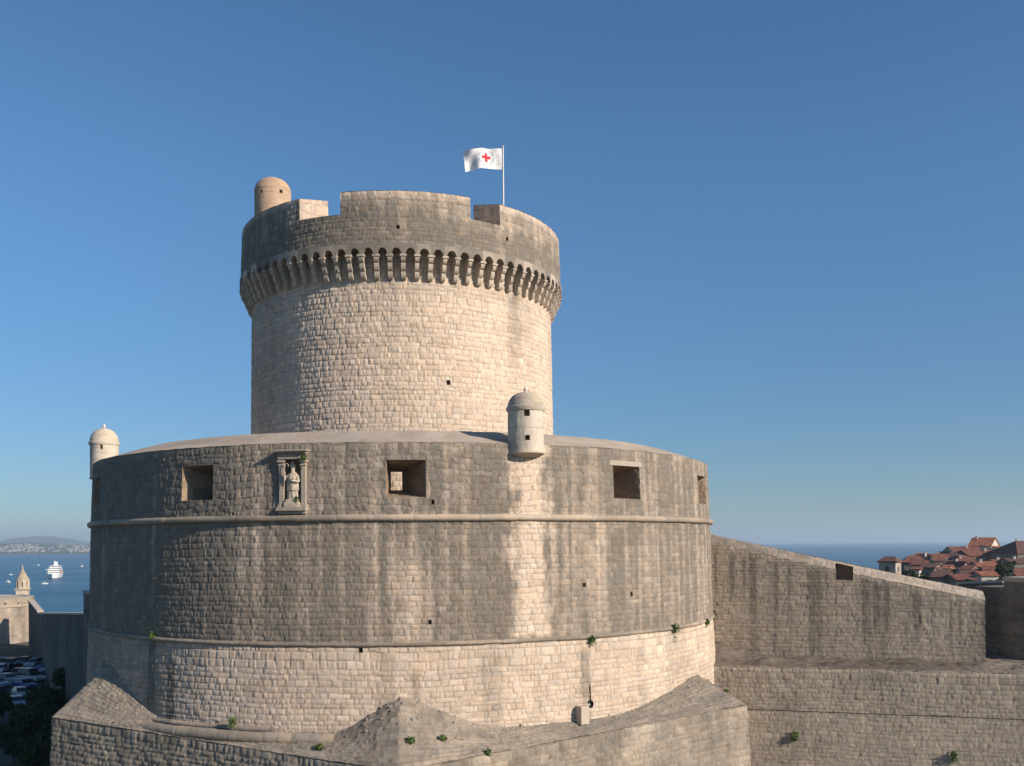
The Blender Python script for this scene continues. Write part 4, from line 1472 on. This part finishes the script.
def tuft(label, px, py, pos, r, seed, sag=1.0, nm='caper_bush'):
    rr_ = random.Random(seed)
    root = empty(nm, pos, label, 'wall plant', 'caper bushes growing from the masonry')
    cl = [(rr_.uniform(-.5, .5) * r, rr_.uniform(-.4, .2) * r, rr_.uniform(-.8, .6) * r * sag, r * rr_.uniform(.5, .85), 1.0) for _ in range(7)]
    st_ = MB()
    for c in cl:
        st_.tube((0, .12, .05), c[:3], .015, .006, 5)
    st_.build('stem', M_bark, root)
    link_mesh('foliage', crown_mesh('foliage', cl, .055, 420, seed), M_leaf3, root)
    return root
for k, (px, py, r, sag, rad, lab) in enumerate([
        (674, 634, .24, 2.6, 17.0, 'tallest green caper tuft hanging from the lower cordon near the drum\'s right side'),
        (591, 640, .19, 1.0, 17.0, 'round green caper tuft under the lower cordon above the drain'),
        (706, 623, .19, 1.3, 17.0, 'dark green caper tuft on the lit band beside the drum\'s right edge'),
        (153, 637, .18, 1.3, 17.0, 'olive caper tuft under the lower cordon on the drum\'s shaded left'),
        (297, 499, .12, 1.5, 16.9, 'small plant growing at the foot of the niche statue'),
        (304, 457, .12, .7, 17.1, 'tuft of weeds at the right end of the niche entablature'),
        (233, 723, .16, 1.2, 17.5, 'straggly olive weed on the double roll moulding'),
        (411, 743, .17, .8, 18.8, 'round green weed on the front spur right of its ridge'),
        (319, 749, .16, .8, 18.4, 'small green weed on the sloping base left of the front spur'),
        (489, 759, .12, .8, 17.8, 'tiny green weed at the bottom edge right of the front spur'),
        (444, 740, .13, .6, 18.2, 'dry brownish weed beside the round weed on the front spur'),
        (726, 692, .10, .8, 17.9, 'thin green weed on the right corner of the sloping base'),
        (729, 748, .0, 1, 0, '')]):
    if r == 0:
        continue
    ph, z = hit(px, py, DC, rad)
    pos = cylp(DC, ph, rad, z)
    if rad > 17.6:                                    # rooted on the sloping base
        gu, gv = np.meshgrid(np.linspace(-1.2, 1.2, 400) * RB, np.linspace(.05, 3.15, 60), indexing='ij')
        G_ = glacis_map(gu, gv).reshape(-1, 3)
        a_, b_ = ray(px, py)
        k_ = np.argmin((G_[:, 0] / G_[:, 1] - a_) ** 2 + (G_[:, 2] / G_[:, 1] - b_) ** 2 + np.where(G_[:, 1] < DC.y, 0, 9))
        pos = Vector(G_[k_]) + Vector((0, 0, .08))
    tuft(lab, px, py, pos, r, 400 + k, sag)
p = at(712, 614, 52.6)
tuft('dark green caper tuft in the corner where drum meets rampart', 712, 614, p, .22, 430, 1.3)
for k, (px, py, r, lab) in enumerate([(795, 735, .14, 'dark weed low on the scarp wall below its string course, left of two'), (955, 757, .15, 'dark weed near the bottom edge of the scarp wall at far right')]):
    kx = ray(px, py)
    Yw = (SW0[1] - dS.y / dS.x * SW0[0]) / (1 - kx[0] * dS.y / dS.x)
    tuft(lab, px, py, at(px, py, Yw - (.22 if py < 750 else .36)), r * 1.4, 440 + k, 1.6)

# ------------------------------------------------------------------ car park
M_asph = mat('asphalt', (.055, .055, .055), .9, noise=.3, scale=.6)
def strip(name, pts, width, material, lift=.12, kind='structure'):
    vs, fs = [], []
    n = 0
    P_ = []
    for (a, b_) in zip(pts[:-1], pts[1:]):
        for k in range(8):
            P_.append(Vector(a).lerp(Vector(b_), k / 8))
    P_.append(Vector(pts[-1]))
    cross = 6
    for i, p in enumerate(P_):
        d_ = (P_[min(i + 1, len(P_) - 1)] - P_[max(i - 1, 0)]).normalized()
        nn = Vector((-d_.y, d_.x))
        for c in range(cross + 1):
            q = p + nn * width * (c / cross - .5)
            vs.append((q.x, q.y, float(ground_z(np.array([q.x]), np.array([q.y]))[0]) + lift))
    for i in range(len(P_) - 1):
        for c in range(cross):
            a = i * (cross + 1) + c
            fs.append((a, a + cross + 1, a + cross + 2, a + 1))
    return tag(MB().add(vs, fs).build(name, material, smooth=True), kind=kind)
def gpt(px, Y):
    return (ray(px, 680)[0] * Y, Y)
strip('car_park', [gpt(-40, 154), gpt(20, 150), gpt(62, 140)], 19, M_asph, .25)
strip('path', [gpt(-40, 167), gpt(20, 165), gpt(52, 158)], 2.2, mat('pale_path', (.34, .31, .27), .9, noise=.2), .33)
strip('road', [gpt(-40, 112), gpt(5, 122), gpt(20, 142)], 6, M_asph, .29)
M_glass = mat('car_glass', (.02, .025, .03), .12)
M_tyre = mat('tyre_rubber', (.015, .015, .015), .9)
M_rim = mat('wheel_rim', (.4, .4, .42), .4, .8)
M_lamp = mat('lamp_glass', (.7, .7, .7), .2)
paints = {'white': (.55, .54, .52), 'silver': (.32, .32, .32), 'dark red': (.22, .02, .02), 'dark blue': (.03, .06, .2), 'black': (.02, .02, .022), 'pale blue': (.22, .27, .33)}
M_paint = {k: mat(k.replace(' ', '_') + '_paint', v, .3, .0) for k, v in paints.items()}
def car_meshes(van=False):
    L_, w_, h_ = 4.2, 1.72, 1.45
    if van:
        L_, w_, h_ = 4.8, 1.9, 2.0
    side = [(-L_ / 2, .32), (L_ / 2, .32), (L_ / 2 + .02, .62), (L_ / 2 - .15, .82), (L_ * .22, .95), (-L_ * .44, .98), (-L_ / 2 + .02, .85), (-L_ / 2 - .02, .6)]
    def ext(pr, w0, w1):
        b = MB()
        n = len(pr)
        vs = [(x, -w0 if z < 1 else -w1, z) for x, z in pr] + [(x, w0 if z < 1 else w1, z) for x, z in pr]
        b.add(vs, [tuple(range(n))[::-1], tuple(range(n, 2 * n))] + [(i, (i + 1) % n, n + (i + 1) % n, n + i) for i in range(n)])
        return b
    body = ext(side, w_ / 2, w_ / 2 - .15)
    cab = ext([(-L_ * .45, .965), (L_ * .22, .955), (L_ * .07, h_ - .04), (-L_ * .33, h_ - .04)], w_ / 2 - .06, w_ / 2 - .22)
    roof = ext([(-L_ * .34, h_ - .05), (L_ * .075, h_ - .05), (L_ * .05, h_ + .01), (-L_ * .31, h_ + .01)], w_ / 2 - .2, w_ / 2 - .2)
    return body, cab, roof, L_, w_
def make_car(colour, label, van=False):
    body, cab, roof, L_, w_ = car_meshes(van)
    root = empty('parked_car', (0, 0, 0), label, 'van' if van else 'car', 'cars parked below the city wall')
    body.build('body', M_paint[colour], root, bevel=.06)
    cab.build('windows', M_glass, root, bevel=.03)
    roof.build('roof', M_paint[colour], root, bevel=.03)
    for sx in (-1, 1):
        for sy in (-1, 1):
            wb = MB()
            wb.tube((sx * L_ * .3, sy * (w_ / 2 - .2), .31), (sx * L_ * .3, sy * (w_ / 2 + .01), .31), .31, n=16)
            wh = wb.build('wheel', M_tyre, root)
            rb = MB()
            rb.tube((sx * L_ * .3, sy * (w_ / 2), .31), (sx * L_ * .3, sy * (w_ / 2 + .025), .31), .19, n=12)
            rb.build('rim', M_rim, wh)
        hb = MB()
        hb.box(L_ / 2 - .02, sx * w_ * .36, .68, .1, .32, .14)
        hb.build('headlight', M_lamp, root, bevel=.02)
    return root
CARS = [(31, 0, 146, 'white', True, 'white van parked in the middle of the shaded car park', 25),
        (19, 0, 149, 'dark red', False, 'dark red car left of the white van', 70),
        (8, 0, 145, 'silver', False, 'silver car near the left edge of the shaded car park', 30),
        (-3, 0, 141, 'pale blue', False, 'pale blue car cut by the left edge of the picture', 25),
        (54, 0, 152, 'white', False, 'white car at the right end of the row, beside the dark evergreen', 10),
        (45, 0, 155, 'dark blue', False, 'dark blue car right of the white van, in the rear row', 80),
        (34, 0, 157, 'silver', False, 'silver car in the rear row directly behind the white van', 85),
        (10, 0, 157, 'black', False, 'black car in the rear row at the left end', 85),
        (21, 0, 134, 'silver', False, 'silver car on the lane in front of the white van', 50),
        (17, 0, 127, 'pale blue', False, 'pale blue car lowest on the curving lane', 55),
        (25, 0, 140, 'dark blue', False, 'dark blue car just in front of the white van', 35),
        (0, 0, 152, 'white', False, 'white car behind the silver one at the left edge', 75),
        (24, 0, 158, 'black', False, 'black car in the rear row between silver and red cars', 85)]
proto = {}
for (px, py, Yd, colr, van, lab, rz) in CARS:
    c = make_car(colr, lab, van)
    x = ray(px, 680)[0] * Yd
    c.location = (x, Yd, float(ground_z(np.array([x]), np.array([Yd]))[0]) + .34)
    c.rotation_euler = (0, R_(0), R_(-rz))
# low wall pieces in the lit top of the city wall
# ------------------------------------------------------------------ the old town on the right
M_tile = {'orange': mat('orange_roof_tiles', (.40, .14, .065), .9, scale=1.1, col2=(.17, .065, .04), bump=.05, bscale=6),
          'red': mat('red_roof_tiles', (.24, .08, .05), .9, scale=1.1, col2=(.11, .045, .033), bump=.05, bscale=6),
          'brown': mat('brown_roof_tiles', (.15, .07, .05), .9, scale=1.1, col2=(.085, .045, .035), bump=.05, bscale=6)}
M_wallp = {'white': mat('white_house_wall', (.52, .47, .41), .9, noise=.15, scale=.7), 'beige': mat('beige_house_wall', (.40, .34, .27), .9, noise=.3, scale=.7),
           'grey': mat('grey_house_wall', (.20, .18, .16), .9, noise=.3, scale=.7)}
M_pane = mat('window_pane', (.03, .035, .04), .2)
M_frame = mat('window_frame', (.4, .37, .33), .8)
def house(label, x0, x1, yr, ye, Y, dep, wallc, roofc, rz=0, hip=False, chim=True, axis='x', body=9.0, group=None):
    """x0..x1 pixel span of the front, yr ridge pixel row, ye eaves pixel row at distance Y"""
    xm = (x0 + x1) / 2
    a = at(xm, ye, Y)
    zr = at(xm, yr, Y).z
    w_ = (x1 - x0) * Y / F
    h_ = body
    root = empty('town_house', (a.x, a.y, a.z - h_), label, 'house', group or 'houses of the old town', R_(rz))
    rh = zr - a.z
    b = MB()
    b.box(0, 0, h_ / 2, w_, dep, h_)
    if not hip:                                        # gable triangles
        if axis == 'x':
            for sx in (-1, 1):
                b.add([(sx * w_ / 2, -dep / 2, h_), (sx * w_ / 2, dep / 2, h_), (sx * w_ / 2, 0, h_ + rh)], [(0, 1, 2) if sx > 0 else (2, 1, 0)])
        else:
            for sy in (-1, 1):
                b.add([(-w_ / 2, sy * dep / 2, h_), (w_ / 2, sy * dep / 2, h_), (0, sy * dep / 2, h_ + rh)], [(0, 1, 2) if sy < 0 else (2, 1, 0)])
    b.build('wall', M_wallp[wallc], root)
    o = .35
    t = .22
    X_, Y_ = w_ / 2 + o, dep / 2 + o
    e = .3 * (w_ if axis == 'x' else dep) if hip else 0
    dz = rh * o / ((dep if axis == 'x' else w_) / 2)
    if axis == 'x':
        rd = [(-X_ + (e if hip else 0), 0), (X_ - (e if hip else 0), 0)]
    else:
        rd = [(0, -Y_ + (e if hip else 0)), (0, Y_ - (e if hip else 0))]
    r = MB()
    for lift in (0, 1):
        pass
    lo = h_ - dz + .01
    base = [(-X_, -Y_, lo), (X_, -Y_, lo), (X_, Y_, lo), (-X_, Y_, lo)]
    ridge_ = [(rd[0][0], rd[0][1], h_ + rh + .01), (rd[1][0], rd[1][1], h_ + rh + .01)]
    top = [(x, y, z + t) for x, y, z in base + ridge_]
    allv = base + ridge_ + top
    if axis == 'x':
        F_ = [(0, 1, 5, 4), (2, 3, 4, 5), (1, 2, 5), (3, 0, 4)]
    else:
        F_ = [(1, 2, 5, 4), (3, 0, 4, 5), (0, 1, 4), (2, 3, 5)]
    fcs = []
    for q in F_:
        if len(q) == 3 and not hip:
            continue
        fcs.append(tuple(i + 6 for i in q))
        fcs.append(q[::-1])
    fcs += [(i, (i + 1) % 4, 6 + (i + 1) % 4, 6 + i) for i in range(4)]
    if not hip:
        if axis == 'x':
            fcs += [(1, 5, 11, 7), (5, 2, 8, 11), (3, 4, 10, 9), (4, 0, 6, 10)]
        else:
            fcs += [(0, 4, 10, 6), (4, 1, 7, 10), (2, 5, 11, 8), (5, 3, 9, 11)]
        fcs = [f for f in fcs if True]
    r.add(allv, fcs)
    rf = r.build('roof', M_tile[roofc], root)
    rq = random.Random(hash(label) & 0xffff if False else sum(map(ord, label)))
    if chim:
        c = MB()
        cx_, cy_ = rq.uniform(-.3, .3) * w_, rq.uniform(-.15, .15) * dep
        c.box(cx_, cy_, h_ + rh - .2, .55, .55, 1.6)
        c.box(cx_, cy_, h_ + rh + .65, .75, .75, .12)
        c.build('chimney', M_wallp['white'], rf)
    nw = max(1, int(w_ / 3.2))
    for lev in range(2):
        for i in range(nw):
            xx = -w_ / 2 + w_ * (i + .5) / nw
            zz_ = h_ - 1.5 - 2.9 * lev
            fbx = MB()
            fbx.box(xx, -dep / 2 - .03, zz_, 1.1, .1, 1.5)
            f_ = fbx.build('window', M_frame, root)
            pb_ = MB()
            pb_.box(xx, -dep / 2 - .085, zz_, .8, .03, 1.2)
            pb_.build('pane', M_pane, f_)
    for i in range(max(1, int(dep / 3.6))):
        yy = -dep / 2 + dep * (i + .5) / max(1, int(dep / 3.6))
        fbx = MB()
        fbx.box(w_ / 2 + .03, yy, h_ - 1.6, .1, 1.0, 1.4)
        f_ = fbx.build('window', M_frame, root)
        pb_ = MB()
        pb_.box(w_ / 2 + .085, yy, h_ - 1.6, .03, .7, 1.1)
        pb_.build('pane', M_pane, f_)
    return root
house('beige tower house with a brown hipped roof, leftmost of the old town', 882, 898, 557.5, 561.5, 200, 4, 'beige', 'brown', rz=-38, hip=True, chim=False)
house('low house with a red hipped roof just right of the beige tower house', 904, 924, 556.5, 562, 250, 10, 'grey', 'red', rz=-20, hip=True)
house('small white house below the red hipped roof, among dark bushes', 914, 920, 567.5, 569.5, 215, 4, 'white', 'red', rz=-30, chim=False)
house('house with a bright orange roof behind the low red hipped one', 921, 935, 555, 560, 300, 9, 'beige', 'orange', rz=15, axis='y')
house('house with a red roof and pale chimney left of the long terrace', 932, 947, 554.5, 560.5, 290, 9, 'white', 'red', rz=-15)
house('brownish roofed house on the skyline right of the pale chimneys', 940, 953, 552, 556, 330, 8, 'white', 'brown', rz=-25)
house('broad dark red roofed house with a pale eaves band', 949, 976, 547, 552, 330, 11, 'white', 'red', rz=-8)
house('tallest house, orange gabled roof over a white sunlit wall', 974, 994, 538, 546, 345, 12, 'white', 'orange', rz=-40, axis='x', body=14)
house('long low house with a straight red roof and grey shaded wall', 961, 1008, 550.5, 555.5, 300, 9, 'grey', 'red', rz=3, body=10)
house('large brown roofed building at the right edge of the picture', 1001, 1052, 541.5, 553, 290, 16, 'grey', 'brown', rz=4, hip=True, body=12)
house('house with a red roof facing us in front of the long low roof', 974, 992, 562, 566, 235, 8, 'grey', 'orange', rz=-10)
house('low house with an orange edge roof just above the right hand wall', 976, 992, 572, 575, 200, 6, 'white', 'orange', rz=-5, chim=False)
house('small white house below the brownish skyline roof', 945, 952, 561, 563.5, 260, 6, 'white', 'brown', rz=-25)
house('narrow pale house in the middle of the dark roofs', 953, 961, 562, 565.5, 250, 6, 'white', 'red', rz=20, axis='y')
house('grey house with a red roof below the broad dark red one', 957, 972, 558, 563, 275, 8, 'grey', 'red', rz=-12)
house('low red roof touching the crest of the sloping rampart', 950, 968, 575, 579, 190, 7, 'grey', 'red', rz=-4, chim=False)
house('pale house half hidden behind the rampart crest, left of the low red roof', 938, 948, 570, 573, 215, 6, 'beige', 'brown', rz=-30, chim=False)
house('house with a dull red roof at the right edge below the large brown roof', 1010, 1034, 569, 575, 210, 8, 'beige', 'red', rz=-6)
house('shaded grey house between the large brown roof and the dark round tree', 1004, 1024, 559, 563, 255, 8, 'grey', 'brown', rz=6)
house('small red roofed house left of the shaded grey house', 990, 1003, 560, 564, 260, 8, 'beige', 'red', rz=10)
for a in [
    ('low dark red roof between the red hipped house and the orange roof', 915, 926, 561, 565, 240, 7, 'grey', 'red', -35),
    ('shaded house under the orange roof, above the dark green tree', 925, 938, 564, 567.5, 235, 7, 'grey', 'brown', -40),
    ('small orange roof on the skyline left of the pale chimneys', 917, 927, 553.5, 556.5, 340, 7, 'beige', 'orange', -30),
    ('brown roofed house directly under the broad dark red roof', 951, 964, 553, 557, 300, 7, 'grey', 'brown', -45),
    ('small red roofed house touching the left end of the long straight roof', 955, 966, 556, 559.5, 285, 6, 'white', 'red', 30),
    ('dark roofed house left of the low red roof on the crest', 934, 950, 573, 577, 195, 7, 'grey', 'brown', -28),
    ('narrow shaded house between two orange roofs in front of the long roof', 966, 976, 566, 569.5, 225, 6, 'grey', 'red', -50),
    ('low orange roof beside the small white house under the skyline', 941, 951, 565.5, 568.5, 245, 6, 'beige', 'orange', -35),
    ('red roofed house behind the beige tower house, half hidden', 897, 907, 561, 564.5, 255, 6, 'grey', 'red', -32),
    ('tiny pale gabled house right of the tallest house', 994, 1001, 547, 550, 330, 6, 'white', 'orange', 20),
    ('dark red roof in front of the small red house, left of the round tree', 983, 996, 567, 570.5, 222, 6, 'grey', 'red', -20),
    ('low brown roofed shed just left of the dark round tree', 962, 975, 571, 574, 205, 5, 'grey', 'brown', -25)]:
    house(*a[:9], rz=a[9], chim=False)
# town trees
for i, (px, py, Yd, rp_, lab) in enumerate([
        (1003, 569, 185, 11, 'large dark round tree between red roofs at the right'),
        (912, 573, 205, 6, 'dark bush below the red hipped roof'),
        (925, 574, 200, 7, 'dark green tree right of the small white house, behind the crest'),
        (905, 571, 215, 5, 'small dark bush at the foot of the beige tower house'),
        (942, 567, 250, 5, 'green tree below the red roof with a pale chimney'),
        (936, 573, 200, 5, 'low bush behind the rampart crest left of the pale house'),
        (953, 569, 230, 5, 'dark bush among the roofs left of the narrow shaded house'),
        (930, 561, 280, 4, 'small dark tree between the orange and the red chimney roofs'),
        (1015, 563, 235, 6, 'dark tree in front of the large brown roof at the right edge'),
        (969, 578, 185, 4, 'low bush on the town wall at the rampart end')]):
    p = at(px, py, Yd)
    cr = rp_ * Yd / F
    gz = float(ground_z(np.array([p.x]), np.array([p.y]))[0])
    tree('town_tree', lab, (p.x, p.y, gz - .2), max(2.5, p.z + cr * .9 - gz), cr, 500 + i, leafm=M_leaf2, leaf=.35, per=26, group='trees among the old town roofs', trunk_share=.35)
# wall of the town seen behind the rampart's end
T0, T1 = at(958, 579, 92), at(1003, 578, 84)
tw = slab_wall('town_wall', 'low town wall with a pale flat top behind the end of the rampart', (T0.x, T0.y), (T1.x, T1.y), 7.0, -16, T0.z - .5, T1.z - .4, 205)

# ------------------------------------------------------------------ ships and boats
M_white = mat('white_ship_paint', (.8, .8, .78), .4, noise=.05, scale=.05)
M_hullb = mat('dark_boot_top', (.10, .12, .16), .5)
M_shipglass = mat('ship_glass', (.05, .07, .09), .15)
M_orange = mat('lifeboat_orange', (.6, .2, .04), .5)
YS = 45 * F / (579.5 - 547.0)
sp = at(55, 579, YS)
ship = empty('cruise_ship', (sp.x, YS, SEA), 'white cruise ship lying bow towards us on the bay', 'ship', rz=R_(-70))
def hull_mesh(L_, B_, H0, H1, m=0):
    sec = [(-.5, .78), (-.45, .95), (-.2, 1.0), (.2, 1.0), (.36, .75), (.46, .35), (.5, .04)]
    vs, fs = [], []
    for (t, k) in sec:
        hb = B_ / 2 * k
        zt = H1 * (1 + .25 * max(0, t) ** 2)
        x = t * L_
        vs += [(x - (0 if t < .4 else L_ * .03), -hb * .75, H0), (x, -hb, zt), (x, hb, zt), (x - (0 if t < .4 else L_ * .03), hb * .75, H0)]
    for i in range(len(sec) - 1):
        a, b_ = 4 * i, 4 * i + 4
        fs += [(a, b_, b_ + 1, a + 1), (a + 1, b_ + 1, b_ + 2, a + 2), (a + 2, b_ + 2, b_ + 3, a + 3)]
    fs += [(0, 1, 2, 3), tuple(4 * (len(sec) - 1) + k for k in (3, 2, 1, 0))]
    return vs, fs
LS_, BS_ = 66.0, 16.0
MB().add(*hull_mesh(LS_, BS_, -1, 6.5)).build('hull', M_white, ship)
MB().add(*hull_mesh(LS_ * .985, BS_ * 1.01, -1, .9)).build('boot_top', M_hullb, ship)
zc = 6.6
for k, (x0, x1, ww) in enumerate(((-30, 19, 15), (-29, 16, 14.6), (-27, 13, 14), (-24, 9, 12))):
    b = MB()
    b.box((x0 + x1) / 2, 0, zc + 1.3, x1 - x0, ww, 2.6)
    dk = b.build('deck_house', M_white, ship, bevel=.25)
    g = MB()
    g.box((x0 + x1) / 2, 0, zc + 1.45, x1 - x0 + .12, ww + .12, .95)
    g.build('window_band', M_shipglass, dk)
    zc += 2.75
b = MB(); b.box(-12, 0, zc + 2.6, 7, 5, 5.2, taper=.75); b.build('funnel', M_white, ship, bevel=.3)
b = MB(); b.tube((3, 0, zc), (2, 0, zc + 8), .45, .2); b.tube((2.2, -2.4, zc + 5), (2.2, 2.4, zc + 5), .15); b.build('mast', M_white, ship)
for sy in (-1, 1):
    for k in range(3):
        b = MB()
        b.lathe([(.1, -3), (1.0, -2), (1.2, 0), (1.0, 2), (.1, 3)], 10)
        o = b.build('lifeboat', M_orange, ship, smooth=True)
        o.rotation_euler = (0, R_(90), 0)
        o.location = (-14 + k * 9, sy * 7.9, 8.6)
def boat(label, px, py, L_, rz):
    Yd = 45 * F / (py - (YH + (512 - px) * math.tan(ROLL)))
    p = at(px, py, Yd)
    root = empty('motor_boat', (p.x, Yd, SEA), label, 'boat', 'small boats on the bay', R_(rz))
    L_ = L_ * (.45 if label.startswith(('tiny', 'small')) else .6)
    k = L_ / 8
    MB().add(*hull_mesh(L_, 2.8 * k, -.2, 1.2 * k)).build('hull', M_white, root)
    b = MB(); b.box(-.6 * k, 0, 1.9 * k, 3.4 * k, 2.0 * k, 1.5 * k, taper=.8); cb_ = b.build('cabin', M_white, root, bevel=.1)
    b = MB(); b.box(-.6 * k, 0, 2.0 * k, 3.3 * k, 2.02 * k, .55 * k, taper=.9); b.build('window_band', M_shipglass, cb_)
    b = MB(); b.tube((-1.5 * k, 0, 2.5 * k), (-1.7 * k, 0, 4.2 * k), .07 * k); b.build('mast', M_white, root)
boat('white motor boat just below the cruise ship, nearest of the small boats', 45, 584, 12, 10)
boat('white yacht at left edge of the bay beside the belfry', 7, 582.5, 14, 160)
boat('small white boat above the yacht, left of the belfry dome', 11, 575, 12, 15)
boat('tiny white boat between the cruise ship and the fortress', 82, 566.5, 16, 60)
boat('tiny pale boat far out between belfry and cruise ship', 38.5, 565.5, 16, 80)
boat('tiny white boat just behind the cruise ship stern', 47, 570, 12, 20)

# ------------------------------------------------------------------ haze
M_haze = bpy.data.materials.new('haze_air')
M_haze.use_nodes = True
n = M_haze.node_tree.nodes
n.clear()
ho = n.new('ShaderNodeOutputMaterial')
pv = n.new('ShaderNodeVolumePrincipled')
pv.inputs['Color'].default_value = (.68, .82, .95, 1)
pv.inputs['Density'].default_value = 1.15e-4
pv.inputs['Anisotropy'].default_value = 0.2
M_haze.node_tree.links.new(pv.outputs[0], ho.inputs['Volume'])
b = MB()
b.box(0, 7700, 40, 28400, 17400, 210)
hz_o = b.build('haze', M_haze)
tag(hz_o, kind='stuff')
